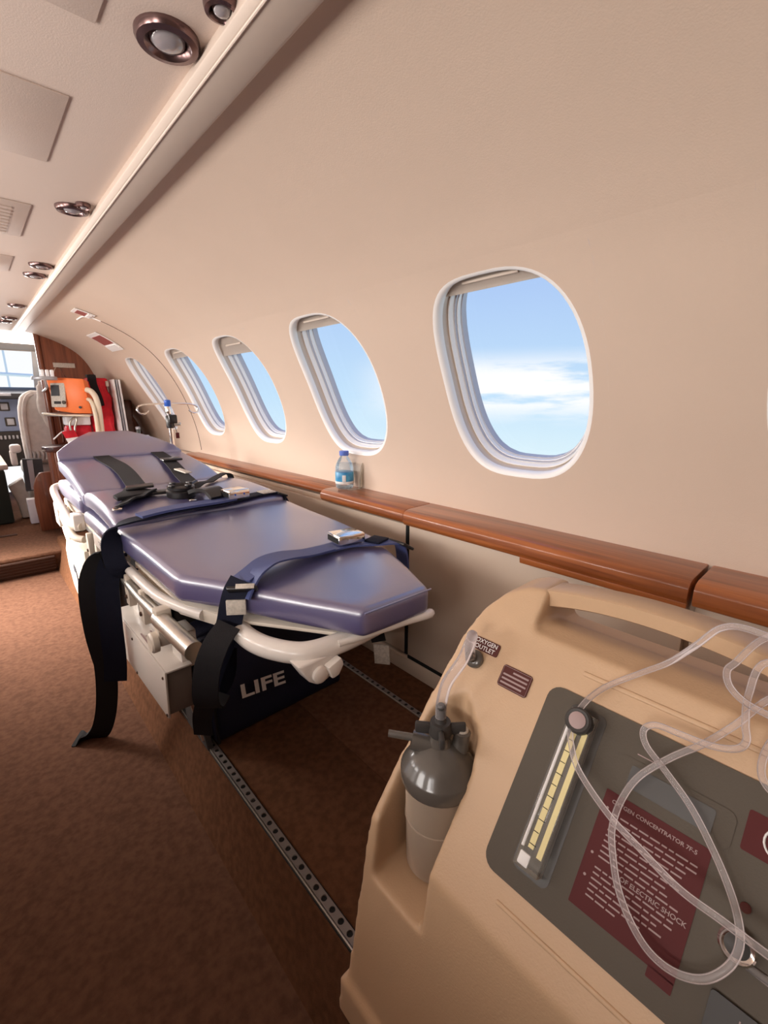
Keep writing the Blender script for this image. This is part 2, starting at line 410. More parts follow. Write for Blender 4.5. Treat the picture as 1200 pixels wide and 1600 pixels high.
def wring(profile, yc, side=1, hb=WHB):
    """ring lofted round a window: profile is a list of (inset, depth)"""
    bm = nbm(); rings = []
    for d, dep in profile:
        rings.append([bm.verts.new(wallpt(*wout(d, i, yc, hb), dep, side)) for i in range(NW)])
    for a, b in zip(rings, rings[1:]):
        for j in range(NW): bm.faces.new((a[j], a[(j + 1) % NW], b[(j + 1) % NW], b[j]))
    bmesh.ops.recalc_face_normals(bm, faces=bm.faces)
    return bm
def wpane(d, dep, yc, side=1):
    bm = nbm(); R = 5; rings = []
    for k_ in range(R, 0, -1):
        ring = []
        for i in range(NW):
            p = wout(d, i, yc); t = k_ / R
            ring.append(bm.verts.new(wallpt(yc + (p[0] - yc) * t, WS + (p[1] - WS) * t, dep, side)))
        rings.append(ring)
    for a, b in zip(rings, rings[1:]):
        for j in range(NW): bm.faces.new((a[j], a[(j + 1) % NW], b[(j + 1) % NW], b[j]))
    bm.faces.new(rings[-1])
    return bm
def wshade(d, dep, yc, drop, side=1):
    """window shade drawn down from the top by drop"""
    bm = nbm(); cols = 16; rows = 6; s_bot = WS + WHB - drop
    def half(s):
        hb, ha = WHB - d, hwid(yc) - d; v = min(abs((s - WS) / hb), 1); return ha * max(0.0, 1 - v ** 2.35) ** (1 / 3.1)
    g = []
    for r in range(rows + 1):
        s = s_bot + (WS + WHB - d - 0.001 - s_bot) * r / rows; hw = half(s)
        bulge = -0.004 if r == 0 else 0
        g.append([bm.verts.new(wallpt(yc - hw + 2 * hw * c / cols, s, dep + bulge, side)) for c in range(cols + 1)])
    for r in range(rows):
        for c in range(cols): bm.faces.new((g[r][c], g[r][c + 1], g[r + 1][c + 1], g[r + 1][c]))
    bmesh.ops.solidify(bm, geom=bm.faces[:], thickness=0.003)
    return bm

# ------------------------------------------------------------------ structure
Y0, Y1 = -1.6, 4.07
obj('wall_right', wall_mesh(1, WINY, Y0, Y1), 'wall', smooth=60, label='curved cream cabin wall with oval windows', kind='structure')
def left_wall():
    bm = wall_mesh(-1, WINY[:5], Y0, 3.0)
    return bm
obj('wall_left', left_wall(), 'wall', smooth=60, label='curved cream cabin wall behind the viewer', kind='structure')
lw = wall_mesh(-1, [], 3.8, Y1)
obj('wall_left_front', lw, 'wall', smooth=60, label='cream wall ahead of the entry door', kind='structure')
obj('wall_left_door_head', (lambda: (lambda bm: bm)(prism([(2 * XC - 0.75, 0.33), (2 * XC - 0.3, 0.47), (2 * XC - 0.3, 0.50), (2 * XC - 0.78, 0.36)], 'y', 3.0, 3.8)))(), 'wall', label='cream lintel over the entry door', kind='structure')
obj('wall_left_lower', join(box(2 * XC - 1.06, 2 * XC - 0.96, Y0, 3.0, -1.05, -0.42), box(2 * XC - 1.06, 2 * XC - 0.96, 3.8, Y1, -1.05, -0.42)), 'lower_panel', label='lower cream side panel of the far port side', kind='structure')
obj('wall_back', box(2 * XC - 1.1, 1.1, Y0 - 0.04, Y0, -1.05, 0.50), 'wall', label='cream bulkhead behind the viewer', kind='structure')

for n_, yc in enumerate(WINY):
    drop = [0.05, 0.050, 0.060, 0.100, 0.070, 0.03][n_]
    lab = ['right edge window cut by the picture border', 'largest oval cabin window with white cloud in view', 'oval cabin window above the water bottle', 'third oval cabin window from the right with its shade drawn lowest', 'oval cabin window just aft of the curved hatch seam', 'narrow foremost oval window behind the drip stand'][n_]
    w = thing('window_%d' % (n_ + 1), wallpt(yc, WS - WHB), lab, 'window', 'oval cabin windows', 'structure')
    obj('window_bead', wring([(0.0, 0.0), (0.004, 0.0006), (0.0085, 0.003), (0.0118, 0.008), (0.0132, 0.016), (0.0135, 0.022)], yc), 'white_trim', w, 60)
    obj('window_liner', wring([(0.0135, 0.022), (0.0142, 0.044), (0.018, 0.047)], yc), 'beige_trim', w, 60)
    obj('window_frame', wring([(0.0165, 0.047), (0.017, 0.0405), (0.0195, 0.0395), (0.0215, 0.043), (0.0225, 0.056), (0.024, 0.058)], yc), 'white_trim', w, 60)
    obj('gasket', wring([(0.024, 0.058), (0.0245, 0.0555), (0.0262, 0.056), (0.0268, 0.066)], yc), 'gasket', w, 60)
    obj('outer_frame', wring([(0.0268, 0.066), (0.0272, 0.0635), (0.0292, 0.064), (0.0300, 0.080)], yc), 'white_trim', w, 60)
    obj('outer_gasket', wring([(0.030, 0.080), (0.0305, 0.077), (0.0325, 0.078), (0.033, 0.098)], yc), 'gasket', w, 60)
    obj('pane', wpane(0.0328, 0.092, yc), 'pane', w, 60)
    sh = obj('window_shade', wshade(0.0138, 0.028, yc, drop), 'beige_trim', w, 60)
    if n_ in (1, 2, 3, 4):
        sb = WS + WHB - drop
        obj('shade_pull', tube([wallpt(yc - 0.07 + 0.14 * t / 6, sb + drop * 0.42, 0.0255) for t in range(7)], 0.0035, 8, 1), 'beige_trim', sh)
for yc in WINY[:5]:
    w = thing('window_port', wallpt(yc, WS - WHB, 0, -1), 'oval window of the port side behind the viewer', 'window', 'port side windows', 'structure')
    obj('window_bead', wring([(-0.018, 0.0), (-0.006, -0.0045), (0.008, -0.0045), (0.013, 0.012)], yc, -1), 'white_trim', w, 60)
    obj('window_liner', wring([(0.013, 0.012), (0.02, 0.04), (0.04, 0.09)], yc, -1), 'white_trim', w, 60)
    obj('pane', wpane(0.04, 0.09, yc, -1), 'pane', w, 60)

# ceiling with access panels
ceil = obj('ceiling', box(2 * XC - 0.34, 0.34, Y0, 4.14, 0.460, 0.50), 'ceiling', label='flat cream headliner panel of the cabin', kind='structure')
for (a, b) in ((0.30, 0.757), (0.947, 1.213), (2.033, 2.268)):
    obj('panel', box(-0.10, 0.2, a, b, 0.4572, 0.4602, 0.0012), 'ceiling', ceil)
vent = obj('vent_cover', box(-0.10, 0.2, 1.488, 1.778, 0.4565, 0.4602, 0.002), 'ceiling', ceil)
for k_ in range(9):
    yy = 1.525 + k_ * 0.027
    obj('slat', box(0.02, 0.165, yy, yy + 0.013, 0.4535, 0.4567, 0.001), 'ceiling', vent)
for sgn in (1, -1):
    f = (lambda x: x) if sgn > 0 else (lambda x: 2 * XC - x)
    rl = obj('trim_1' if sgn > 0 else 'trim_2', prism([(f(0.318), 0.461), (f(0.3135), 0.4435), (f(0.322), 0.4365), (f(0.368), 0.4335), (f(0.3745), 0.4365), (f(0.377), 0.470)], 'y', Y0, 4.22, 0.0015), 'rail', label='long cream ceiling rail along the top of the wall' if sgn > 0 else 'long cream ceiling rail behind the viewer', kind='structure')
    if sgn > 0: obj('rail_highlight', tube([(0.3245, Y0, 0.4362), (0.3245, 4.22, 0.4362)], 0.0020, 8, 1), 'ceiling', rl)  # paler bead standing in for the highlight line along the rail edge

# floors
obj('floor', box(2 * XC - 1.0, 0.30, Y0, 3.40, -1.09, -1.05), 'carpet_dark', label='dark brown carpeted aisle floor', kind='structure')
def platform():
    return prism([(0.272, -1.052), (0.276, -1.045), (0.318, -0.905), (0.322, -0.893), (0.330, -0.890), (0.99, -0.890), (0.99, -1.052)], 'y', Y0, 3.62)
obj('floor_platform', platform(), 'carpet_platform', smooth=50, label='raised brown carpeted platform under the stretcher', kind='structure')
obj('floor_front_step', prism([(3.40, -1.052), (3.392, -0.945), (3.405, -0.931), (3.43, -0.928), (4.9, -0.928), (4.9, -1.06), (3.40, -1.06)], 'x', 2 * XC - 1.0, 0.335, 0.004), 'carpet', label='brown carpeted step up to the flight deck', kind='structure')
obj('floor_front_side', box(0.33, 1.06, 3.615, 4.9, -0.97, -0.932), 'carpet', label='brown carpet below the wooden cabinet', kind='structure')
stp = obj('trim_3', box(2 * XC - 1.0, 0.268, 3.378, 3.392, -1.048, -0.953, 0.002), 'carpet_edge', label='dark ribbed riser of the front step', kind='structure')
for k_ in range(5):
    obj('rib', box(2 * XC - 1.0, 0.266, 3.372, 3.38, -1.036 + k_ * 0.018, -1.029 + k_ * 0.018, 0.001), 'carpet_edge', stp)
obj('trim_4', box(-0.02, 0.13, 3.99, 4.03, -0.929, -0.922, 0.002), 'carpet_edge', label='short dark threshold strip on the front step', kind='structure')

# lower starboard wall: doors, gap and baseboard
lwall = obj('wall_lower_right', prism([(0.975, -0.36), (0.985, -0.83), (0.985, -0.90), (1.02, -0.90), (1.06, -0.36)], 'y', Y0, 4.1), 'lower_panel', label='recessed cream lower side wall', kind='structure')
for (a, b, lab) in ((-1.2, 0.178, 'cream cabinet panel behind the concentrator'), (0.190, 0.932, 'plain cream side panel under the near wooden ledge'), (0.946, 2.9, 'cream side panel beside the stretcher')):
    d_ = thing('side_panel', (0.965, (a + b) / 2, -0.83), lab, 'panel', None, 'structure')
    zb = -0.822 if a > 0 else -0.80
    obj('face', prism([(0.955, -0.375), (0.955, zb), (0.978, zb), (0.978, -0.375)], 'y', a, b, 0.003), 'lower_panel', d_)
obj('trim_6', box(0.9535, 0.972, 0.9335, 0.9445, -0.822, -0.372), 'black_void', label='narrow dark joint between two cream side panels', kind='structure')
obj('trim_7', box(0.9535, 0.972, -1.2, 0.93, -0.8325, -0.8225), 'black_void', label='dark joint below the near side panel', kind='structure')
obj('baseboard_right', prism([(0.962, -0.832), (0.955, -0.838), (0.955, -0.892), (0.99, -0.892), (0.99, -0.832)], 'y', Y0, 4.0, 0.003), 'lower_panel', label='cream skirting strip along the platform', kind='structure')

pblock = thing('port_light_block', (2 * XC - 0.8, 0.05, -1.05), 'added wooden block on the unseen port side that shades the aisle', 'cabinet')  # unseen block, added to keep window light off aisle floor and concentrator
obj('block_body', box(2 * XC - 0.955, 2 * XC - 0.60, -1.45, 1.45, -1.048, -0.17, 0.006), 'wood_upright', pblock)
obj('worktop', box(2 * XC - 0.955, 2 * XC - 0.58, -1.47, 1.47, -0.17, -0.145, 0.004), 'wood_dark', pblock)
for k_ in range(4): obj('door', box(2 * XC - 0.60, 2 * XC - 0.592, -1.42 + k_ * 0.71, -0.74 + k_ * 0.71, -1.0, -0.2, 0.002), 'wood_upright', pblock)
# ------------------------------------------------------------------ wooden ledge
def ledge_prof(xf, zb):
    return [(1.058, -0.320), (xf + 0.022, -0.322), (xf + 0.008, -0.326), (xf, -0.336), (xf - 0.001, zb + 0.014), (xf + 0.005, zb + 0.003), (xf + 0.016, zb), (1.058, zb)]
for (a, b, xf, zb, lab) in ((-1.3, 0.1795, 0.926, -0.372, 'polished wooden ledge section at the right picture edge'), (0.1865, 0.932, 0.926, -0.371, 'long polished wooden ledge section with a notched lower edge'), (0.934, 1.372, 0.928, -0.366, 'short polished wooden ledge section carrying the water bottle'), (1.374, 2.90, 0.962, -0.352, 'narrow polished wooden ledge section beside the stretcher')):
    t = obj('wooden_ledge', prism(ledge_prof(xf, zb), 'y', a, b, 0.0025), 'wood', label=lab, cat='ledge', group='polished wooden ledge sections')
    if abs(a - 0.1865) < 1e-6:
        obj('lower_lip', prism([(0.9275, -0.366), (0.930, -0.3825), (0.96, -0.3825), (0.97, -0.366)], 'y', 0.1865, 0.535, 0.003), 'wood', t)
obj('ledge_front_shelf', prism([(1.02, -0.323), (0.93, -0.330), (0.93, -0.345), (1.02, -0.345)], 'y', 2.905, 3.95, 0.002), 'beige_trim', label='pale ledge ahead of the hatch seam', cat='ledge')

# hatch seam, placards
def wall_strip(y, sa, sb, w, th, n_=40):
    return tube([wallpt(y(s) if callable(y) else y, s, 0.0) for s in [sa + (sb - sa) * i / n_ for i in range(n_ + 1)]], w, 6, 1)
s1, s2 = s_at_z(-0.30), s_at_z(0.40)
seam = obj('trim_5', wall_strip(2.845, s1, s2, 0.0022, 0), 'dark_metal', label='thin dark curved seam of the emergency hatch', kind='structure')
obj('hatch_corner', tube([wallpt(2.845 + dy, s2 + ds, -0.001) for dy, ds in ((0, 0), (0.006, 0.03), (0.03, 0.058), (0.07, 0.07), (0.13, 0.072), (0.2, 0.072))], 0.004, 8, 4), 'white_trim', seam)
def placard(name, ya, yb, sa, sb, lab):
    p = thing(name, wallpt((ya + yb) / 2, sa), lab, 'sign', 'red placards on the upper wall')
    def patch(y0_, y1_, a, b, dep, th):
        bm = nbm(); n_ = 6; g = []
        for i in range(n_ + 1): g.append([bm.verts.new(wallpt(y0_ + (y1_ - y0_) * j / 3, a + (b - a) * i / n_, dep)) for j in range(4)])
        for i in range(n_):
            for j in range(3): bm.faces.new((g[i][j], g[i][j + 1], g[i + 1][j + 1], g[i + 1][j]))
        bmesh.ops.recalc_face_normals(bm, faces=bm.faces)
        bmesh.ops.solidify(bm, geom=bm.faces[:], thickness=th); return bm
    obj('bezel', patch(ya, yb, sa, sb, -0.003, 0.003), 'white_trim', p)
    ls = (sb - sa)
    obj('red_face', patch(ya + 0.012, yb - 0.012, sa + ls * 0.36, sb - ls * 0.16, -0.0055, 0.002), 'sign_red', p)
    obj('pull_tab', patch(ya + 0.012, yb - 0.012, sa + ls * 0.12, sa + ls * 0.30, -0.007, 0.004), 'white_trim', p)
placard('warning_placard', 3.16, 3.36, s_at_z(0.300), s_at_z(0.385), 'larger red and white placard inside the hatch outline')
placard('warning_placard', 2.76, 2.87, s_at_z(0.413), s_at_z(0.438), 'smaller red and white placard near the ceiling rail')

# ceiling lights
def downlight(x, y, r, lab, tilt=(0, 0, -1), drop=0.0):
    t = thing('ceiling_light', (x, y, 0.46), lab, 'light', 'recessed ceiling lights')
    c = (x, y, 0.4602)
    obj('ring', lathe([(r, 0.0), (r * 1.0, 0.004), (r * 0.93, 0.009), (r * 0.72, 0.0105), (r * 0.60, 0.006), (r * 0.56, 0.001)], c, tilt, 32), 'bronze', t)
    obj('lens', lathe([(r * 0.56, 0.001), (r * 0.52, 0.006), (r * 0.4, 0.010), (r * 0.2, 0.012), (0.0, 0.0125)], c, tilt, 24), 'lens', t)
downlight(0.275, 0.722, 0.040, 'largest bronze ringed ceiling light nearest the viewer')
downlight(0.306, 0.625, 0.021, 'small bronze ceiling light at the top picture edge')
downlight(0.276, 1.447, 0.036, 'bronze ceiling light beside the vented ceiling panel')
downlight(0.292, 1.40, 0.016, 'small bronze button light next to the second ceiling light')
downlight(0.279, 2.09, 0.036, 'bronze ceiling light, rear one of the close pair')
downlight(0.277, 2.26, 0.036, 'bronze ceiling light, front one of the close pair')
downlight(0.274, 3.02, 0.036, 'single bronze ceiling light far forward')
downlight(0.275, 3.50, 0.036, 'bronze ceiling light, rear one of the foremost pair')
downlight(0.262, 3.66, 0.036, 'bronze ceiling light, front one of the foremost pair')

# ------------------------------------------------------------------ floor tracks
def track(x, w, ya, yb, lab, holes=True):
    t = thing('floor_track', (x, (ya + yb) / 2, -0.89), lab, 'rail', 'floor tracks')
    obj('channel', box(x - w / 2 - 0.006, x + w / 2 + 0.003, ya, yb, -0.8915, -0.8875, 0.0005), 'black_void', t)
    p = 0.0254; bm = nbm(); y = ya; hr = 0.0058
    while y < yb - p:
        n_ = 12; c = (x, y + p / 2)
        inner = [bm.verts.new((c[0] + hr * math.cos(2 * math.pi * j / n_), c[1] + hr * math.sin(2 * math.pi * j / n_), -0.8845)) for j in range(n_)]
        outer = []
        for j in range(n_):
            dx, dy = math.cos(2 * math.pi * j / n_), math.sin(2 * math.pi * j / n_)
            k_ = min(w / 2 / max(abs(dx), 1e-9), p / 2 / max(abs(dy), 1e-9))
            # keep the cell's corners square
            outer.append(bm.verts.new((c[0] + dx * k_, c[1] + dy * k_, -0.8845)))
        for j in range(n_): bm.faces.new((inner[j], outer[j], outer[(j + 1) % n_], inner[(j + 1) % n_]))
        for sx_ in (-1, 1):
            for sy_ in (-1, 1):
                cn = bm.verts.new((c[0] + sx_ * w / 2, c[1] + sy_ * p / 2, -0.8845))
                near = sorted(outer, key=lambda v: (v.co - cn.co).length)[:2]
                bm.faces.new((cn, near[0], near[1]))
        y += p
    bmesh.ops.remove_doubles(bm, verts=bm.verts, dist=1e-5)
    bmesh.ops.recalc_face_normals(bm, faces=bm.faces)
    ext = bmesh.ops.extrude_face_region(bm, geom=bm.faces[:])
    for v in [g for g in ext['geom'] if isinstance(g, bmesh.types.BMVert)]: v.co.z -= 0.003
    bmesh.ops.recalc_face_normals(bm, faces=bm.faces)
    obj('strip', bm, 'track', t, smooth=30)
    obj('lip', box(x - w / 2 - 0.0045, x - w / 2 - 0.0015, ya, yb, -0.8885, -0.8835, 0.0006), 'alu', t)
track(0.3395, 0.017, -0.9, 2.9, 'perforated silver floor track along the aisle edge')
track(0.832, 0.014, -0.9, 2.9, 'dark narrow floor track beside the side wall')
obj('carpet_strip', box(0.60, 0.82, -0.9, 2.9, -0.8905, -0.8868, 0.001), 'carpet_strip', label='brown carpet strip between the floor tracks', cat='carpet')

# ------------------------------------------------------------------ stretcher
st = thing('stretcher', (0.53, 1.6, -0.89), 'navy blue padded medical stretcher on white frame with black harness', 'stretcher')
def cushion(outline, ztop, th, bw=0.012, crown=0.0, sub=0.05):
    """padded slab: outline (x,y) polygon, ztop(x,y) its top surface"""
    bm = nbm(); v = [bm.verts.new((p[0], p[1], 0)) for p in outline]; bm.faces.new(v)
    bmesh.ops.recalc_face_normals(bm, faces=bm.faces)
    ext = bmesh.ops.extrude_face_region(bm, geom=bm.faces[:])
    for g in ext['geom']:
        if isinstance(g, bmesh.types.BMVert): g.co.z = 1.0
    bmesh.ops.recalc_face_normals(bm, faces=bm.faces)
    for x_ in bm.verts: x_.co.z = (x_.co.z - 1.0) * th
    es = [e_ for e_ in bm.edges if len(e_.link_faces) == 2 and e_.calc_face_angle(0) > math.radians(20)]
    bmesh.ops.bevel(bm, geom=es, offset=bw, segments=4, profile=0.5, affect='EDGES', clamp_overlap=True)
    xs = [p[0] for p in outline]; ys = [p[1] for p in outline]
    for ax, lo, hi in ((0, min(xs), max(xs)), (1, min(ys), max(ys))):
        c = lo + sub
        while c < hi - 0.01:
            pl_ = Vector((0, 0, 0)); pl_[ax] = c; no = Vector((0, 0, 0)); no[ax] = 1
            bmesh.ops.bisect_plane(bm, geom=bm.verts[:] + bm.edges[:] + bm.faces[:], plane_co=pl_, plane_no=no); c += sub
    for x_ in bm.verts: x_.co.z += ztop(x_.co.x, x_.co.y)
    bmesh.ops.recalc_face_normals(bm, faces=bm.faces)
    return bm
wob = lambda x, y: 0.0013 * math.sin(x * 23 + y * 7) + 0.0011 * math.sin(y * 19 - x * 9 + 1)
def z_leg(x, y): return -0.379 + 0.036 * max(0, (y - 0.57) / 0.83) + wob(x, y) + 0.004 * (1 - ((x - 0.53) / 0.27) ** 2)
leg_c = obj('leg_cushion', cushion([(0.478, 0.578), (0.652, 0.572), (0.788, 0.90), (0.795, 1.385), (0.252, 1.385), (0.270, 0.95)], z_leg, 0.060, 0.016), 'vinyl', st, 50)
def z_mid(x, y):
    t = (y - 1.39) / (1.89 - 1.39); return -0.332 + 0.020 * math.sin(math.pi * min(max(t, 0), 1)) ** 0.7 + wob(x, y) * 0.8 + 0.006 * t
obj('seat_cushion', cushion([(0.254, 1.395), (0.795, 1.395), (0.795, 1.50), (0.786, 1.885), (0.262, 1.885)], z_mid, 0.055, 0.016), 'vinyl', st, 50)
def z_back(x, y):
    t = (y - 1.89) / (2.40 - 1.89); return -0.325 + 0.070 * t + 0.008 * math.sin(math.pi * t) + wob(x, y) * 0.8
obj('back_cushion', cushion([(0.262, 1.895), (0.786, 1.895), (0.790, 2.08), (0.788, 2.42), (0.262, 2.42)], z_back, 0.055, 0.014), 'vinyl', st, 50)
def z_head(x, y):
    t = (y - 2.38) / 0.34; return -0.247 + 0.088 * t + 0.012 * math.sin(math.pi * max(0, min(1, t)))
obj('head_cushion', cushion([(0.262, 2.385), (0.782, 2.385), (0.770, 2.45), (0.625, 2.73), (0.445, 2.73), (0.268, 2.45)], z_head, 0.03, 0.008), 'vinyl', st, 50)
# second pad layer seen below the cushions on the aisle side
obj('lower_pad', box(0.252, 0.75, 1.42, 1.88, -0.435, -0.385, 0.015, 3), 'vinyl_side', st, 50)
obj('lower_pad', box(0.252, 0.75, 1.93, 2.44, -0.41, -0.345, 0.015, 3), 'vinyl_side', st, 50)
# piping along the seams of the cushions
obj('piping', tube([(0.478, 0.577, -0.3795), (0.652, 0.571, -0.3795)], 0.0018, 6, 1), 'vinyl_side', leg_c)
# deck and frame
obj('deck', prism([(0.30, 1.42), (0.288, 0.97), (0.36, 0.80), (0.49, 0.605), (0.655, 0.59), (0.775, 0.90), (0.775, 1.42)], 'z', -0.447, -0.439, 0.002), 'frame_cream', st)
obj('deck_lip', prism([(0.283, 1.35), (0.283, 0.99), (0.345, 0.82), (0.352, 0.825), (0.292, 0.995), (0.292, 1.35)], 'z', -0.468, -0.440, 0.001), 'frame_cream', st)
obj('frame_loop', tube([(0.42, 0.98, -0.462), (0.378, 0.90, -0.462), (0.348, 0.83, -0.460), (0.342, 0.765, -0.458), (0.356, 0.705, -0.457), (0.392, 0.655, -0.458), (0.45, 0.637, -0.457), (0.52, 0.632, -0.453), (0.60, 0.636, -0.448), (0.68, 0.66, -0.446), (0.74, 0.75, -0.446), (0.765, 0.9, -0.446), (0.77, 1.3, -0.446)], 0.0205, 16, 6), 'frame_white', st, 60)
obj('foot_edge', tube([(0.45, 0.622, -0.448), (0.52, 0.605, -0.443), (0.60, 0.590, -0.440), (0.655, 0.578, -0.440), (0.668, 0.59, -0.443)], [0.007, 0.009, 0.010, 0.010, 0.006], 10, 6), 'frame_white', st, 60)
obj('side_rail', box(0.262, 0.285, 1.40, 2.42, -0.455, -0.425, 0.004), 'frame_cream', st)
obj('side_rail', box(0.765, 0.785, 1.40, 2.42, -0.44, -0.41, 0.004), 'frame_cream', st)
obj('side_tube', tube([(0.262, 1.62, -0.452), (0.262, 1.30, -0.452), (0.266, 1.10, -0.452), (0.285, 1.00, -0.452), (0.31, 0.92, -0.452)], 0.0125, 12, 4), 'frame_white', st, 60)
obj('carry_handle', tube([(0.258, 1.36, -0.488), (0.252, 1.20, -0.484), (0.250, 1.03, -0.476)], 0.014, 14, 4), 'alu', st, 60)
obj('handle_sleeve', tube([(0.250, 1.035, -0.482), (0.254, 0.94, -0.484), (0.259, 0.845, -0.486)], 0.0195, 16, 4), 'alu', st, 60)
obj('handle_bracket', join(box(0.238, 0.272, 1.012, 1.045, -0.545, -0.455, 0.006), lathe([(0.024, 0), (0.024, 0.012), (0.02, 0.016)], (0.238, 1.03, -0.535), (-1, 0, 0), 20)), 'frame_cream', st)
# latch block under the foot loop
obj('latch', join(prism([(0.362, -0.462), (0.452, -0.462), (0.448, -0.490), (0.425, -0.512), (0.402, -0.515), (0.385, -0.502)], 'y', 0.622, 0.662, 0.004), lathe([(0.016, 0), (0.016, 0.007), (0.011, 0.010)], (0.405, 0.622, -0.492), (0, -1, 0), 18)), 'frame_white', st, 45)
obj('latch_lever', prism([(0.415, -0.478), (0.446, -0.468), (0.452, -0.484), (0.440, -0.503), (0.424, -0.505)], 'y', 0.606, 0.624, 0.004), 'frame_white', st)
# side plates, clamps, far handles
sp_ = obj('side_plate', obox((0.238, 1.51, -0.425), (0, 1, 0), (0, 0, 1), (1, 0, 0), 0.235, 0.042, 0.006, 0.002), 'frame_white', st)
obj('print', join(*[box(0.2342, 0.2348, 1.50 + 0.0, 1.55 - 0.01 * k_, -0.420 - 0.006 * k_, -0.4185 - 0.006 * k_) for k_ in range(3)]), 'panel_grey', sp_)
for yy in (1.32, 1.18, 1.70, 1.85):
    obj('clamp', prism([(yy - 0.016, -0.552), (yy + 0.016, -0.552), (yy + 0.018, -0.49), (yy + 0.010, -0.462), (yy - 0.010, -0.462), (yy - 0.018, -0.49)], 'x', 0.246, 0.266, 0.004), 'frame_cream', st)
    obj('bolt', lathe([(0.006, 0), (0.006, 0.004), (0.003, 0.005)], (0.246, yy, -0.525), (-1, 0, 0), 10), 'dark_metal', st)
obj('head_handle', tube([(0.262, 2.46, -0.375), (0.235, 2.44, -0.385), (0.228, 2.30, -0.415), (0.228, 2.08, -0.445), (0.228, 1.98, -0.455), (0.25, 1.93, -0.455)], 0.015, 14, 5), 'frame_cream', st, 60)
obj('head_handle_lower', tube([(0.262, 2.30, -0.455), (0.232, 2.26, -0.465), (0.226, 2.12, -0.485), (0.226, 1.98, -0.500), (0.25, 1.93, -0.505)], 0.013, 14, 5), 'frame_cream', st, 60)
obj('hinge_block', box(0.225, 0.26, 2.37, 2.47, -0.545, -0.445, 0.006), 'frame_white', st)
obj('hinge_block', box(0.225, 0.262, 1.93, 2.0, -0.47, -0.41, 0.006), 'frame_white', st)
obj('support_arm', tube([(0.245, 2.42, -0.53), (0.25, 2.30, -0.64), (0.26, 2.22, -0.72)], 0.011, 8, 3), 'alu', st)
obj('support_arm', tube([(0.245, 2.32, -0.53), (0.25, 2.24, -0.62), (0.26, 2.16, -0.72)], 0.011, 8, 3), 'alu', st)
obj('cross_beam', box(0.29, 0.76, 1.30, 1.36, -0.475, -0.44, 0.004), 'frame_cream', st)
obj('cross_beam', box(0.29, 0.76, 2.1, 2.16, -0.445, -0.41, 0.004), 'frame_cream', st)

# restraint straps of the stretcher
fs = obj('foot_strap', ribbon([(0.800, 0.80, -0.45), (0.796, 0.805, -0.385), (0.775, 0.81, -0.360), (0.72, 0.84, -0.357), (0.66, 0.865, -0.354), (0.60, 0.868, -0.354), (0.54, 0.868, -0.352), (0.48, 0.866, -0.343), (0.43, 0.858, -0.342), (0.385, 0.838, -0.350), (0.355, 0.825, -0.356)], (0.22, 1, 0), 0.056, 0.004), 'blue_web', st, 60)
obj('foot_strap_overlap', ribbon([(0.60, 0.855, -0.348), (0.54, 0.85, -0.345), (0.48, 0.84, -0.336), (0.43, 0.83, -0.333), (0.39, 0.81, -0.342), (0.365, 0.80, -0.365), (0.352, 0.795, -0.385)], (0.25, 1, 0), 0.046, 0.004), 'blue_web', st, 60)
obj('strap_fold', obox((0.735, 0.835, -0.352), (1, 0.3, 0), (-0.3, 1, 0), (0, 0, 1), 0.05, 0.046, 0.006, 0.002), 'navy_web', fs)
bk = obj('buckle', obox((0.665, 0.872, -0.337), (1, -0.12, 0), (0.12, 1, 0), (0, 0, 1), 0.076, 0.062, 0.024, 0.004), 'chrome', st)
obj('buckle_slot', obox((0.6275, 0.8765, -0.337), (1, -0.12, 0), (0.12, 1, 0), (0, 0, 1), 0.004, 0.050, 0.013), 'black_void', bk)
for q in (-0.014, 0.014): obj('rivet', lathe([(0.003, 0), (0.003, 0.0015)], (0.665 + q, 0.8405 - q * 0.12, -0.337), (-0.12, -1, 0), 10), 'chrome', bk)
obj('strap_end_clip', obox((0.79, 0.80, -0.368), (1, 0.1, -0.6), (0, 1, 0), (0.6, 0, 1), 0.05, 0.06, 0.008, 0.003), 'black_plastic', st)
# the loop that hangs over the aisle-side edge
fh = obj('foot_strap_tail', ribbon([(0.356, 0.815, -0.352), (0.340, 0.812, -0.372), (0.330, 0.812, -0.40), (0.322, 0.818, -0.44), (0.305, 0.828, -0.49), (0.288, 0.845, -0.545), (0.282, 0.86, -0.585), (0.29, 0.875, -0.61), (0.308, 0.87, -0.60), (0.318, 0.855, -0.56), (0.320, 0.845, -0.50)], [(0.75, -0.65, 0)] * 11, 0.050, 0.004), 'navy_web', st, 60)
obj('foot_strap_loop', ribbon([(0.316, 0.80, -0.43), (0.284, 0.79, -0.455), (0.262, 0.79, -0.50), (0.256, 0.80, -0.565), (0.272, 0.825, -0.610), (0.298, 0.84, -0.595)], [(0.75, -0.65, 0)] * 6, 0.050, 0.004), 'black_web', st, 60)
obj('foot_strap_end', ribbon([(0.29, 0.87, -0.60), (0.283, 0.90, -0.66), (0.285, 0.93, -0.71), (0.29, 0.95, -0.765)], [(0.75, -0.65, 0)] * 4, 0.042, 0.004), 'black_web', st, 60)
obj('adjuster', obox((0.350, 0.800, -0.366), (0.8, -0.6, 0), (-0.45, -0.6, 0.66), (-0.4, -0.53, -0.75), 0.060, 0.030, 0.008, 0.003), 'black_plastic', st)
tg1 = obj('strap_tag', obox((0.352, 0.792, -0.3585), (0.8, -0.6, 0), (-0.45, -0.6, 0.66), (-0.4, -0.53, -0.75), 0.036, 0.014, 0.010, 0.0005), 'tag', st)
tg2 = obj('strap_tag', obox((0.334, 0.802, -0.3995), (0.8, -0.6, 0), (0.06, 0.08, 1), (-0.6, -0.8, 0.1), 0.038, 0.030, 0.006, 0.0005), 'tag', st)
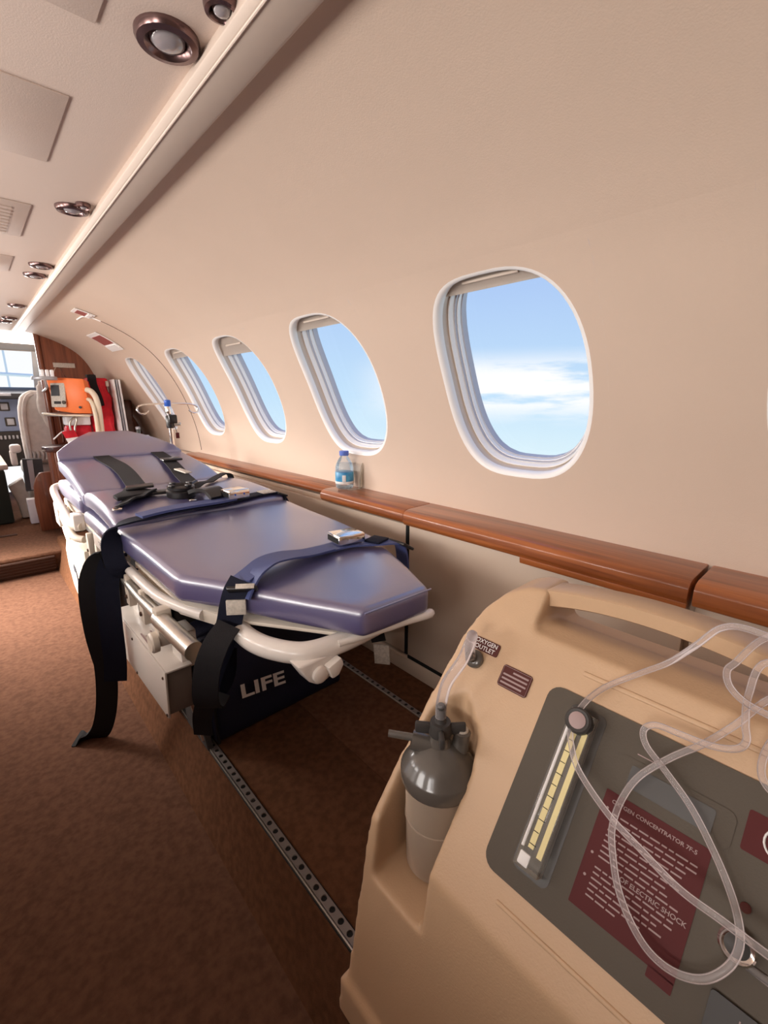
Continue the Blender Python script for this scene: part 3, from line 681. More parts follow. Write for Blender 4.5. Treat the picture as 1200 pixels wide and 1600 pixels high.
# mid strap
ms = obj('mid_strap', ribbon([(0.810, 1.41, -0.40), (0.802, 1.415, -0.345), (0.77, 1.425, -0.318), (0.70, 1.425, -0.318), (0.62, 1.405, -0.320), (0.54, 1.385, -0.322), (0.46, 1.375, -0.318), (0.38, 1.362, -0.318), (0.33, 1.350, -0.320), (0.285, 1.340, -0.320), (0.252, 1.332, -0.328), (0.233, 1.328, -0.352), (0.229, 1.326, -0.40), (0.238, 1.322, -0.445), (0.268, 1.33, -0.468)], [(0.1, 1, 0)] * 10 + [(0.35, 0.9, 0), (0.9, 0.35, 0), (1, -0.25, 0), (1, -0.25, 0), (1, -0.2, 0)], 0.050, 0.005), 'navy_web', st, 60)
obj('mid_strap_upper', ribbon([(0.60, 1.402, -0.313), (0.54, 1.385, -0.312), (0.46, 1.372, -0.309), (0.38, 1.362, -0.309), (0.31, 1.355, -0.314)], (0.1, 1, 0), 0.054, 0.007), 'blue_web', st, 60)
bk2 = obj('buckle', obox((0.612, 1.402, -0.297), (1, 0.1, 0), (-0.1, 1, 0), (0, 0, 1), 0.074, 0.064, 0.028, 0.004), 'chrome', st)
obj('buckle_slot', obox((0.5755, 1.398, -0.297), (1, 0.1, 0), (-0.1, 1, 0), (0, 0, 1), 0.003, 0.050, 0.014), 'black_void', bk2)
for q in (-0.016, 0.016): obj('rivet', lathe([(0.003, 0), (0.003, 0.0015)], (0.615 + q, 1.3704 + q * 0.1, -0.297), (0.1, -1, 0), 10), 'blue_plastic', bk2)
obj('strap_tag', obox((0.738, 1.425, -0.313), (1, 0, 0), (0, 1, 0), (0, 0, 1), 0.048, 0.05, 0.004, 0.0005), 'tag', st)
obj('strap_end_clip', obox((0.785, 1.42, -0.325), (1, 0, -0.4), (0, 1, 0), (0.4, 0, 1), 0.04, 0.06, 0.008, 0.003), 'black_plastic', st)
# straps that hang into the aisle
WV = [(0.9, -0.45, 0)]
obj('hanging_strap', ribbon([(0.245, 1.385, -0.44), (0.222, 1.40, -0.43), (0.195, 1.42, -0.46), (0.182, 1.43, -0.54), (0.186, 1.435, -0.68), (0.184, 1.45, -0.82), (0.172, 1.475, -0.94), (0.150, 1.50, -1.02), (0.118, 1.53, -1.043), (0.09, 1.55, -1.045)], WV * 10, 0.058, 0.006), 'black_web', st, 60)
obj('hanging_strap_doubled', ribbon([(0.252, 1.37, -0.42), (0.238, 1.385, -0.43), (0.218, 1.40, -0.50), (0.210, 1.40, -0.62), (0.208, 1.41, -0.74), (0.202, 1.42, -0.82)], WV * 6, 0.060, 0.005), 'navy_web', st, 60)
obj('hanging_strap_short', ribbon([(0.255, 1.40, -0.44), (0.205, 1.44, -0.45), (0.176, 1.455, -0.52), (0.172, 1.46, -0.66), (0.182, 1.46, -0.78)], WV * 5, 0.045, 0.005), 'black_web', st, 60)
# starboard strap tail with a paper tag
obj('side_strap_tail', ribbon([(0.795, 0.93, -0.42), (0.800, 0.93, -0.55), (0.80, 0.92, -0.64), (0.80, 0.90, -0.70)], [(0.5, -0.9, 0)] * 4, 0.045, 0.004), 'black_web', st, 60)
obj('side_strap_tag', obox((0.798, 0.885, -0.735), (0.6, -0.8, 0), (0.0, 0.1, 1), (-0.8, -0.6, 0.06), 0.046, 0.06, 0.005, 0.0006), 'tag', st)

# harness
hr_ = 'black_web'
obj('shoulder_strap', ribbon([(0.425, 2.40, -0.248), (0.430, 2.30, -0.258), (0.440, 2.15, -0.270), (0.435, 2.0, -0.283), (0.42, 1.85, -0.295), (0.402, 1.72, -0.297)], [(1, 0.1, 0), (1, 0.15, 0.1), (1, 0.3, 0.15), (1, 0.4, 0.15), (1, 0.35, 0.1), (1, 0.3, 0)], 0.062, 0.004), hr_, st, 60)
obj('shoulder_strap', ribbon([(0.665, 2.40, -0.248), (0.660, 2.28, -0.258), (0.640, 2.12, -0.268), (0.62, 1.98, -0.280), (0.60, 1.86, -0.292), (0.575, 1.72, -0.295), (0.545, 1.62, -0.296)], (1, 0.2, 0), 0.056, 0.004), hr_, st, 60)
obj('shoulder_adjuster', obox((0.648, 2.13, -0.258), (1, 0.1, 0), (-0.1, 1, 0.1), (0, -0.1, 1), 0.085, 0.045, 0.010, 0.004), 'black_plastic', st)
obj('shoulder_tag', obox((0.618, 1.90, -0.281), (1, 0.2, 0), (-0.2, 1, 0.1), (0, -0.1, 1), 0.028, 0.085, 0.005, 0.001), 'tag', st)
rb = obj('rotary_buckle', lathe([(0.0, 0), (0.045, 0), (0.047, 0.006), (0.046, 0.020), (0.040, 0.024), (0.043, 0.027), (0.043, 0.034), (0.036, 0.037), (0.030, 0.030), (0.0, 0.029)], (0.490, 1.545, -0.312), (0, -0.05, 1), 28), 'black_plastic', st, 40)
for a in (0.4, 1.97, 3.54, 5.11): obj('release_grip', obox((0.490 + 0.036 * math.cos(a), 1.545 + 0.036 * math.sin(a), -0.274), (math.cos(a), math.sin(a), 0), (-math.sin(a), math.cos(a), 0), (0, 0, 1), 0.014, 0.018, 0.010, 0.003), 'black_plastic', rb)
obj('rotary_stud', lathe([(0.004, 0), (0.004, 0.004)], (0.545, 1.52, -0.297), (0.3, -1, 0.2), 8), 'chrome', rb)
obj('harness_tongue', obox((0.43, 1.585, -0.297), (1, -0.2, 0), (0.2, 1, 0), (0, 0, 1), 0.07, 0.045, 0.010, 0.003), 'black_plastic', st)
obj('harness_pad', prism([(0.30, 1.545), (0.425, 1.57), (0.43, 1.61), (0.39, 1.70), (0.365, 1.735), (0.34, 1.66), (0.30, 1.60)], 'z', -0.303, -0.291, 0.004), hr_, st)
obj('harness_plate', obox((0.395, 1.66, -0.284), (1, -0.25, 0.05), (0.25, 1, 0.0), (0, 0, 1), 0.085, 0.06, 0.008, 0.003), 'black_plastic', st)
obj('lap_strap', ribbon([(0.41, 1.60, -0.290), (0.37, 1.57, -0.296), (0.335, 1.535, -0.298), (0.30, 1.50, -0.306)], (0.4, 1, 0), 0.055, 0.005), hr_, st, 60)
tng = obj('steel_tongue', prism([(0.268, 1.468), (0.292, 1.462), (0.305, 1.492), (0.278, 1.503)], 'z', -0.314, -0.310, 0.001), 'chrome', st)
obj('tongue_slot', lathe([(0.006, 0), (0.006, 0.001)], (0.281, 1.477, -0.310), (0, 0, 1), 12), 'black_void', tng)
obj('lap_strap', ribbon([(0.535, 1.545, -0.292), (0.58, 1.60, -0.286), (0.64, 1.68, -0.298), (0.70, 1.76, -0.298), (0.76, 1.82, -0.297), (0.795, 1.85, -0.315), (0.803, 1.86, -0.36)], (0.5, -1, 0), 0.030, 0.004), hr_, st, 60)
obj('lap_strap', ribbon([(0.52, 1.51, -0.298), (0.54, 1.48, -0.286), (0.553, 1.44, -0.284), (0.562, 1.405, -0.305)], (1, 0.2, 0), 0.062, 0.012), 'black_plastic', st, 60)
obj('harness_stub', tube([(0.525, 1.575, -0.289), (0.565, 1.615, -0.284)], 0.009, 10, 2), 'black_plastic', st)
obj('metal_link', obox((0.492, 1.455, -0.311), (1, 0, 0), (0, 1, 0), (0, 0, 1), 0.022, 0.03, 0.006, 0.002), 'chrome', st)

# ------------------------------------------------------------------ stretcher base
sb_ = thing('loading_unit', (0.52, 1.6, -0.89), 'low equipment unit with white side covers under the stretcher', 'base unit')
obj('base_body', join(box(0.335, 0.74, 1.24, 2.40, -0.885, -0.56, 0.01), box(0.31, 0.76, 1.24, 2.40, -0.56, -0.52, 0.006)), 'interior_dark', sb_)
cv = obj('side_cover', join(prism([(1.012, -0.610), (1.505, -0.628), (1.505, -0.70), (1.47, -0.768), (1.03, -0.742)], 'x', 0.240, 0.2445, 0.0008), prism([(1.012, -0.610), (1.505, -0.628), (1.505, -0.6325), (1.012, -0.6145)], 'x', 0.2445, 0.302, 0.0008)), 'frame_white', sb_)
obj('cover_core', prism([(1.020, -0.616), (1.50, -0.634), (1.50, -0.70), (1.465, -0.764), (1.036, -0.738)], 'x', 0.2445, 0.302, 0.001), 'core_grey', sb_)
for (yy, zz) in ((1.03, -0.632), (1.035, -0.735), (1.30, -0.632 - 0.012), (1.30, -0.75)):
    obj('screw', lathe([(0.004, 0), (0.004, 0.002), (0.002, 0.003)], (0.240, yy, zz), (-1, 0, 0), 10), 'dark_metal', cv)
for (a, b) in ((1.03, 1.10), (1.22, 1.30), (1.40, 1.47)): obj('cover_bracket', box(0.285, 0.325, a, b, -0.63, -0.535, 0.004), 'frame_white', sb_)
obj('caution_print', join(*[box(0.252 + 0.008 * k_, 0.256 + 0.008 * k_, 1.12 + 0.02 * (k_ % 2), 1.26 - 0.02 * (k_ % 3), -0.6168, -0.6160) for k_ in range(4)]), 'print_grey', cv)
lg = obj('logo_panel', prism([(1.86, -0.53), (2.30, -0.585), (2.37, -0.64), (2.37, -0.72), (2.30, -0.80), (2.05, -0.875), (1.86, -0.80)], 'x', 0.232, 0.30, 0.006), 'frame_cream', sb_)
obj('logo_mark', prism([(2.11, -0.755), (2.125, -0.70), (2.15, -0.675), (2.185, -0.668), (2.21, -0.685), (2.20, -0.705), (2.16, -0.70), (2.15, -0.73), (2.17, -0.78), (2.13, -0.80)], 'x', 0.2305, 0.2322), 'bag', lg)
for (a, b) in ((1.25, 1.33), (2.2, 2.3)): obj('unit_foot', box(0.31, 0.336, a, b, -0.888, -0.62, 0.004), 'interior_dark', sb_)
obj('floor_bracket', prism([(1.03, -0.888), (1.18, -0.888), (1.20, -0.80), (1.14, -0.70), (1.08, -0.80)], 'x', 0.322, 0.338, 0.003), 'interior_dark', sb_)
obj('bracket_strut', tube([(0.33, 1.06, -0.87), (0.325, 1.10, -0.79), (0.32, 1.16, -0.70)], 0.012, 10, 3), 'alu', sb_)

# ------------------------------------------------------------------ bag below the stretcher
bg_ = thing('equipment_bag', (0.56, 1.14, -0.89), 'dark navy fabric bag lettered LIFE standing under the stretcher foot', 'bag')
def bag_mesh():
    bm = box(0.352, 0.765, 1.04, 1.215, -0.8862, -0.575)
    bmesh.ops.subdivide_edges(bm, edges=bm.edges[:], cuts=7, use_grid_fill=True)
    for v in bm.verts:
        x, y, z = v.co; tx = (x - 0.352) / 0.413; tz = (z + 0.889) / 0.314
        bul = math.sin(math.pi * min(max(tx, 0), 1)) * math.sin(math.pi * min(max(tz, 0.0), 1))
        if y < 1.10: v.co.y += 0.05 * tz * tz - 0.012 * bul
        v.co.z -= 0.04 * (1 - math.sin(math.pi * min(max(tx, 0.05), 0.95))) * tz + 0.003 * math.sin(x * 31) * tz
        v.co.x += 0.006 * math.sin(z * 24)
    return bev(bm, 0.01, 2, 50)
obj('bag_body', bag_mesh(), 'bag', bg_, 50)
text('lettering', 'LIFE', 0.052, (0.417, 1.028, -0.772), (1, 0.0, -0.10), (0, 0.18, 1), 'print_white', bg_, 0.006, bold=0.0014, wide=1.52)
obj('seam_piping', tube([(0.354, 1.045, -0.70), (0.353, 1.038, -0.80), (0.354, 1.036, -0.884)], 0.004, 8, 4), 'black_web', bg_)

# ------------------------------------------------------------------ drip stand
iv = thing('drip_stand', (0.805, 2.55, -0.40), 'chrome drip stand with two curled hooks and blue cap', 'drip stand')
IX, IY = 0.795, 2.56
obj('pole', tube([(IX, IY, -0.42), (IX, IY, -0.10)], 0.0115, 14, 1), 'chrome', iv, 60)
obj('upper_pole', tube([(IX, IY, -0.10), (IX - 0.002, IY, -0.02)], 0.009, 14, 1), 'chrome', iv, 60)
cp = obj('clamp', join(lathe([(0.018, 0), (0.02, 0.005), (0.02, 0.06), (0.017, 0.065)], (IX, IY, -0.145), (0, 0, 1), 18), box(IX - 0.012, IX + 0.03, IY - 0.03, IY, -0.12, -0.075, 0.006)), 'black_plastic', iv)
obj('clamp_screw', lathe([(0.010, 0), (0.010, 0.03), (0.006, 0.034)], (IX + 0.015, IY - 0.012, -0.125), (1, -0.3, 0), 12), 'alu', cp)
obj('head', lathe([(0.013, 0), (0.016, 0.01), (0.014, 0.045), (0.012, 0.05)], (IX - 0.002, IY, -0.078), (0, 0, 1), 16), 'chrome', iv)
obj('cap', lathe([(0.014, 0), (0.016, 0.004), (0.016, 0.03), (0.012, 0.034)], (IX - 0.003, IY, -0.033), (0, 0, 1), 16), 'blue_plastic', iv)
for sgn in (-1, 1):
    hk = [(IX, IY, -0.018), (IX + sgn * 0.05, IY, -0.019), (IX + sgn * 0.11, IY, -0.021), (IX + sgn * 0.145, IY, -0.032), (IX + sgn * 0.152, IY - 0.004, -0.052), (IX + sgn * 0.138, IY - 0.008, -0.068), (IX + sgn * 0.115, IY - 0.01, -0.066), (IX + sgn * 0.10, IY - 0.01, -0.052)]
    obj('hook', tube(hk, 0.0042, 8, 6), 'chrome', iv, 60)
tgd = obj('small_tag', obox((IX + 0.028, IY - 0.01, -0.185), (1, 0, 0), (0, 1, 0), (0, 0, 1), 0.018, 0.004, 0.03, 0.001), 'label_red', iv)
obj('tag_cord', tube([(IX + 0.015, IY - 0.01, -0.12), (IX + 0.026, IY - 0.01, -0.17)], 0.0015, 6, 1), 'black_plastic', tgd)

# ------------------------------------------------------------------ water bottle and holder on the ledge
wb = thing('water_bottle', (1.003, 1.318, -0.320), 'small clear water bottle with blue cap and blue label on ledge', 'bottle')
c_ = (1.003, 1.318, -0.3196)
obj('bottle_body', lathe([(0.0, 0.002), (0.026, 0.0), (0.0315, 0.004), (0.033, 0.012), (0.0335, 0.060), (0.033, 0.080), (0.029, 0.094), (0.022, 0.108), (0.0145, 0.118), (0.0135, 0.124)], c_, (0, 0, 1), 32), 'clear_bottle', wb, 60)
obj('water', lathe([(0.0, 0.004), (0.025, 0.003), (0.031, 0.012), (0.0315, 0.060), (0.031, 0.082), (0.027, 0.0945), (0.0, 0.0945)], c_, (0, 0, 1), 28), 'clear_bottle', wb, 60)
lb = obj('bottle_label', lathe([(0.0338, 0.020), (0.0341, 0.0205), (0.0341, 0.0625), (0.0338, 0.063)], c_, (0, 0, 1), 32), 'water_label', wb, 60)
obj('label_patch', obox((1.003 - 0.0225, 1.318 - 0.0268, -0.3196 + 0.041), (0.766, -0.643, 0), (0, 0, 1), (-0.643, -0.766, 0), 0.013, 0.024, 0.003, 0.001), 'print_white', lb)
obj('label_base', lathe([(0.0341, 0.0195), (0.0344, 0.020), (0.0344, 0.028), (0.0341, 0.0285)], c_, (0, 0, 1), 32), 'print_white', lb)
obj('cap', lathe([(0.0165, 0.122), (0.0175, 0.124), (0.0175, 0.137), (0.016, 0.139), (0.0, 0.139)], c_, (0, 0, 1), 28), 'cap_blue', wb)
obj('cup_holder', join(tube([(1.032 + 0.0, 1.268, -0.316), (1.036, 1.266, -0.29), (1.044, 1.262, -0.255), (1.046, 1.258, -0.232), (1.043, 1.262, -0.225)], 0.004, 10, 5), tube([(0.985, 1.275, -0.3165), (1.02, 1.258, -0.3165), (1.045, 1.27, -0.3165)], 0.003, 8, 5), prism([(1.030, -0.316), (1.046, -0.316), (1.048, -0.24), (1.042, -0.228), (1.036, -0.25)], 'y', 1.262, 1.266, 0.001)), 'clear_block', label='small clear plastic holder standing behind the water bottle', cat='holder')

# ------------------------------------------------------------------ oxygen concentrator
FO = Vector((0.317, 0, -0.55)); FD = Vector((0.616, 0, 0.788)).normalized(); FN = Vector((-FD.z, 0, FD.x)); FR = Vector((0, -1, 0))
def F(y, v, h=0.0): return FO + FD * v + FN * h + Vector((0, y, 0))
def fbox(y0_, y1_, v0, v1, h0, h1, b=0.0, seg=2):
    return obox(F((y0_ + y1_) / 2, (v0 + v1) / 2, (h0 + h1) / 2), FR, FD, FN, abs(y1_ - y0_), abs(v1 - v0), abs(h1 - h0), b, seg)
def fplate(y0_, y1_, v0, v1, h0, h1, r, n_=5):
    """plate with rounded corners lying on the sloping face"""
    ya, yb = min(y0_, y1_), max(y0_, y1_); bm = nbm(); pts = []
    for (cy, cv_, a0) in ((yb - r, v1 - r, 0), (ya + r, v1 - r, 90), (ya + r, v0 + r, 180), (yb - r, v0 + r, 270)):
        for k_ in range(n_ + 1):
            a = math.radians(a0 + 90 * k_ / n_); pts.append((cy + r * math.cos(a), cv_ + r * math.sin(a)))
    lo = [bm.verts.new(F(p[0], p[1], h0)) for p in pts]; hi = [bm.verts.new(F(p[0], p[1], h1)) for p in pts]; m_ = len(pts)
    bm.faces.new(lo); bm.faces.new(list(reversed(hi)))
    for i in range(m_): bm.faces.new((lo[i], hi[i], hi[(i + 1) % m_], lo[(i + 1) % m_]))
    bmesh.ops.recalc_face_normals(bm, faces=bm.faces)
    return bm
oc = thing('oxygen_concentrator', (0.48, 0.06, -0.89), 'beige oxygen concentrator with grey control panel and carrying handle', 'medical device')
def tmp_obj(bm):
    me = bpy.data.meshes.new('tmp_solid'); bm.to_mesh(me); bm.free(); o = bpy.data.objects.new('tmp_solid', me); COL.objects.link(o); return o
YC = 0.128
half = [(0.267, -0.8862), (0.267, -0.826), (0.260, -0.818), (0.247, -0.50), (0.243, -0.42), (0.234, -0.335), (0.220, -0.298), (0.198, -0.272), (0.170, -0.257), (0.150, -0.253), (0.10, -0.253)]
outline = [(YC + a, b) for a, b in half] + [(YC - a, b) for a, b in reversed(half)]
side = [(0.268, -0.8862), (0.270, -0.826), (0.280, -0.818), (0.317, -0.55), (0.5465, -0.256), (0.556, -0.250), (0.605, -0.250), (0.640, -0.30), (0.69, -0.55), (0.70, -0.8862)]
bodyA = tmp_obj(prism(side, 'y', YC - 0.4, YC + 0.4)); bodyB = tmp_obj(prism(outline, 'x', 0.2, 0.8))
# hand hole, its front scoop, the bottle well and a shallow rebate round the panel
cutH = tmp_obj(prism([(0.40, -0.15), (0.500, -0.288), (0.516, -0.3005), (0.530, -0.2985), (0.548, -0.2955), (0.572, -0.299), (0.60, -0.312), (0.75, -0.34), (0.75, -0.15)], 'y', 0.004, 0.2665))
well = nbm(); wl_pts = []
WYC, WXC = 0.319, 0.392
well_poly = [(0.20, WYC - 0.048), (0.395, WYC - 0.048), (0.425, WYC - 0.036), (0.445, WYC), (0.425, WYC + 0.036), (0.395, WYC + 0.043), (0.335, WYC + 0.043), (0.20, WYC + 0.030)]
well.free(); cutW = tmp_obj(prism(well_poly, 'z', -0.632, -0.1))
for op, oth in (('INTERSECT', bodyB), ('DIFFERENCE', cutH), ('DIFFERENCE', cutW)):
    md = bodyA.modifiers.new('b', 'BOOLEAN'); md.operation = op; md.object = oth; md.solver = 'EXACT'
md = bodyA.modifiers.new('r', 'REMESH'); md.mode = 'VOXEL'; md.voxel_size = 0.0042; md.use_smooth_shade = True
md = bodyA.modifiers.new('s', 'SMOOTH'); md.factor = 0.5; md.iterations = 7
bpy.context.view_layer.update()
me_ = bpy.data.meshes.new_from_object(bodyA.evaluated_get(bpy.context.evaluated_depsgraph_get()))
for o_ in (bodyA, bodyB, cutH, cutW):
    m0 = o_.data; bpy.data.objects.remove(o_); bpy.data.meshes.remove(m0)
bmH = nbm(); bmH.from_mesh(me_); bpy.data.meshes.remove(me_)
obj('housing', bmH, 'device_beige', oc, 60)
def handle_bar():
    """arched carrying bar that bridges the hand hole"""
    n_ = 24; bm = nbm(); rings = []
    for i in range(n_ + 1):
        t = i / n_; y = 0.292 - t * (0.292 + 0.022)
        a = (y - 0.137) / 0.15
        zt = -0.2395 - 0.0175 * a * a; th = 0.0225 + 0.006 * abs(a) ** 3
        sec = [(0.551, zt - 0.002), (0.554, zt), (0.594, zt - 0.001), (0.598, zt - 0.004), (0.598, zt - th + 0.004), (0.594, zt - th), (0.557, zt - th), (0.552, zt - th + 0.003)]
        rings.append([bm.verts.new((x, y, z)) for x, z in sec])
    for a, b in zip(rings, rings[1:]):
        for k_ in range(8): bm.faces.new((a[k_], a[(k_ + 1) % 8], b[(k_ + 1) % 8], b[k_]))
    bm.faces.new(rings[0]); bm.faces.new(list(reversed(rings[-1])))
    bmesh.ops.recalc_face_normals(bm, faces=bm.faces)
    return bm
obj('handle', handle_bar(), 'device_beige', oc, 40)
obj('face_ridge', fbox(0.19, -0.06, 0.2905, 0.2965, -0.004, 0.0022, 0.0018, 3), 'device_beige', oc)
obj('face_ridge', fbox(0.19, -0.06, 0.0300, 0.0350, -0.004, 0.0018, 0.0016, 3), 'device_beige', oc)
cpn = obj('control_panel', fplate(0.2185, -0.088, 0.054, 0.2675, -0.004, 0.0022, 0.016), 'panel_grey', oc)
# flow meter
fm_w = obj('flow_meter_well', fplate(0.1885, 0.148, 0.073, 0.258, 0.0015, 0.0027, 0.008), 'panel_dark', oc)
fm = obj('flow_meter', fbox(0.1825, 0.1555, 0.080, 0.252, 0.0025, 0.020, 0.0012), 'clear_block', oc)
obj('flow_scale', fbox(0.1735, 0.1675, 0.102, 0.232, 0.0192, 0.0204), 'scale_yellow', fm)
obj('flow_scale_edge', fbox(0.1625, 0.157, 0.098, 0.232, 0.0192, 0.0204), 'scale_yellow', fm)
obj('flow_ticks', join(*[fbox(0.1735, 0.168 if k_ % 2 else 0.166, 0.106 + k_ * 0.0125, 0.1067 + k_ * 0.0125, 0.0203, 0.0209) for k_ in range(10)]), 'black_void', fm)
obj('flow_tube', tube([F(0.1785, 0.10, 0.0205), F(0.1785, 0.236, 0.0205)], 0.0018, 8, 1), 'print_white', fm)
obj('flow_float', fbox(0.179, 0.167, 0.083, 0.096, 0.018, 0.0212, 0.002), 'print_white', fm)
kn = obj('flow_knob', lathe([(0.014, 0), (0.014, 0.012), (0.012, 0.014), (0.009, 0.0135)], F(0.169, 0.241, 0.016), FN, 24), 'dark_grey_plastic', oc)
obj('knob_cap', lathe([(0.009, 0), (0.009, 0.0012), (0.007, 0.002)], F(0.169, 0.241, 0.0293), FN, 20), 'print_grey', kn)
# display
dsp = obj('display_bezel', fplate(0.128, 0.025, 0.199, 0.233, 0.0018, 0.0032, 0.008), 'panel_grey', oc)
obj('display_glass', fplate(0.113, 0.040, 0.205, 0.227, 0.003, 0.0040, 0.003), 'display', dsp)
obj('display_caption', fbox(0.112, 0.094, 0.2385, 0.2395, 0.0021, 0.0025), 'print_grey', oc)
# instruction label
rlb = obj('instruction_label', fplate(0.1275, 0.0350, 0.0815, 0.1935, 0.0018, 0.0028, 0.001), 'label_red', oc)
obj('label_corner', fplate(0.055, 0.0352, 0.0735, 0.0830, 0.0018, 0.0028, 0.001), 'label_red', rlb)
text('label_title', 'OXYGEN CONCENTRATOR 7F-5', 0.0051, F(0.1195, 0.1835, 0.0028), FR, FD, 'print_grey', rlb, 0.0004, bold=0.0001)
rng = random.Random(3)
bars = []; v = 0.1790
rows = [(0.1155, .045), (0.1155, .045), (0.1155, .05), (0.1155, .05), (0.1155, .052), (0.1155, .05), (0.1155, .06), (0.1155, .06), (0.1155, .05), None, (0.1155, .05), (0.1155, .045), (0.1155, .06), (0.1155, .055), (0.1155, .07), (0.1155, .09)]
for r_ in rows:
    v -= 0.0052
    if r_ is None: continue
    y = r_[0]
    if v < 0.0885: break
    while y > r_[1]:
        wl = rng.uniform(0.004, 0.011); bars.append(fbox(y, max(y - wl, r_[1] - 0.004), v, v + 0.0014, 0.0026, 0.0030)); y -= wl + 0.0016
obj('label_lines', join(*bars), 'print_grey', rlb, 0, kind='stuff')
text('label_warning', 'OF ELECTRIC SHOCK', 0.0058, F(0.0935, 0.1255, 0.0030), FR, FD, 'print_grey', rlb, 0.0004, bold=0.0001)
for vv in (0.1770, 0.1325, 0.1110): obj('bullet', lathe([(0.0013, 0), (0.0013, 0.0005)], F(0.1215, vv, 0.0028), FN, 10), 'print_grey', rlb)
# the second label, the switch, the jack
rl2 = obj('side_label', fplate(0.0190, -0.045, 0.208, 0.2425, 0.0018, 0.0028, 0.002), 'label_red', oc)
obj('no_smoking_ring', tube([F(-0.007 + 0.0125 * math.cos(a), 0.2255 + 0.0125 * math.sin(a), 0.0032) for a in [2 * math.pi * k_ / 24 for k_ in range(24)]], 0.0009, 6, 1, closed=True), 'print_white', rl2)
obj('no_smoking_bar', tube([F(0.001, 0.2345, 0.0032), F(-0.015, 0.2165, 0.0032)], 0.0009, 6, 1), 'print_white', rl2)
obj('indicator', lathe([(0.004, 0), (0.004, 0.002), (0.002, 0.003)], F(0.0055, 0.168, 0.002), FN, 12), 'label_brown', oc)
jk = obj('outlet_jack', lathe([(0.013, 0), (0.013, 0.010), (0.0115, 0.012), (0.0085, 0.010)], F(0.0045, 0.140, 0.002), FN, 24), 'chrome', oc)
obj('jack_socket', lathe([(0.0085, 0), (0.0085, 0.0105), (0.004, 0.012)], F(0.0045, 0.140, 0.002), FN, 20), 'dark_grey_plastic', jk)
sw = obj('power_switch', fplate(0.0125, -0.040, 0.063, 0.101, 0.0018, 0.0062, 0.003), 'dark_grey_plastic', oc)
obj('switch_mark', join(fbox(-0.0075, -0.0085, 0.086, 0.094, 0.0060, 0.0066), tube([F(-0.008 + 0.0035 * math.cos(a), 0.0735 + 0.0035 * math.sin(a), 0.0064) for a in [2 * math.pi * k_ / 16 for k_ in range(16)]], 0.0005, 6, 1, closed=True)), 'print_grey', sw)
# outlet and the two small plates beside it
ol = obj('outlet_label', fplate(0.3400, 0.2985, 0.2645, 0.2820, 0.0006, 0.0020, 0.003), 'label_brown', oc)
text('outlet_text', 'OXYGEN', 0.0085, F(0.3193, 0.2748, 0.002), FR, FD, 'print_white', ol, 0.0004, 'CENTER', 0.0001)
text('outlet_text', 'OUTLET', 0.0085, F(0.3193, 0.2665, 0.002), FR, FD, 'print_white', ol, 0.0004, 'CENTER', 0.0001)
wl_ = obj('warning_label', fplate(0.2840, 0.2420, 0.2345, 0.2630, 0.0006, 0.0020, 0.004), 'label_brown', oc)
obj('label_border', tube([F(a, b, 0.0021) for a, b in ((0.2825, 0.236), (0.2435, 0.236), (0.2435, 0.2615), (0.2825, 0.2615))], 0.0004, 6, 1, closed=True), 'print_grey', wl_)
obj('label_lines', join(*[fbox(0.2805 if k_ else 0.268, 0.246 + (0.004 if k_ == 3 else 0), 0.2555 - k_ * 0.0054, 0.2578 - k_ * 0.0054, 0.0018, 0.0024) for k_ in range(4)]), 'print_grey', wl_, 0)
on_ = obj('oxygen_outlet', lathe([(0.0125, 0), (0.0125, 0.006), (0.0105, 0.008), (0.0065, 0.009), (0.006, 0.020), (0.004, 0.022)], F(0.3265, 0.2505, 0.0), FN, 24), 'grey_plastic', oc)

# humidifier bottle in its well
hb_ = thing('humidifier_bottle', (WXC - 0.004, WYC - 0.002, -0.63), 'grey lidded humidifier bottle in the side well of the concentrator', 'bottle')
HC = (WXC - 0.004, WYC - 0.002, -0.596)
obj('jar', lathe([(0.0, -0.032), (0.036, -0.032), (0.0415, -0.026), (0.0430, 0.048), (0.0445, 0.0485), (0.0445, 0.0515), (0.0435, 0.052), (0.0445, 0.125)], HC, (0, 0, 1), 40), 'frosted', hb_, 50)
ld = obj('lid', lathe([(0.0465, 0.108), (0.0500, 0.109), (0.0510, 0.112), (0.0508, 0.126), (0.0490, 0.1295), (0.0475, 0.131), (0.042, 0.141), (0.033, 0.150), (0.023, 0.157), (0.015, 0.161), (0.0125, 0.172), (0.0125, 0.188), (0.0, 0.189)], HC, (0, 0, 1), 40), 'grey_plastic', hb_, 40)
top = Vector(HC) + Vector((0, 0, 0.182))
wing = [obox(top + Vector((0.022 * math.cos(a), 0.022 * math.sin(a), 0.002)), (math.cos(a), math.sin(a), 0.1), (-math.sin(a), math.cos(a), 0), (0, 0, 1), 0.022, 0.007, 0.016, 0.003) for a in (math.radians(-45), math.radians(135), math.radians(45), math.radians(225))]
obj('wing_nut', join(lathe([(0.015, 0), (0.016, 0.004), (0.013, 0.018)], top - Vector((0, 0, 0.006)), (0, 0, 1), 18), *wing), 'dark_grey_plastic', hb_)
a_ = math.radians(128)
dv = Vector((math.cos(a_), math.sin(a_), 0))
obj('outlet_spout', join(tube([Vector(HC) + Vector((0, 0, 0.155)) + dv * 0.008, Vector(HC) + Vector((0, 0, 0.161)) + dv * 0.037], 0.0125, 14, 1), tube([Vector(HC) + Vector((0, 0, 0.164)) + dv * 0.033, Vector(HC) + Vector((0, 0, 0.166)) + dv * 0.068], 0.005, 10, 1)), 'grey_plastic', hb_, 45)
dv2 = Vector((math.cos(math.radians(-40)), math.sin(math.radians(-40)), 0))
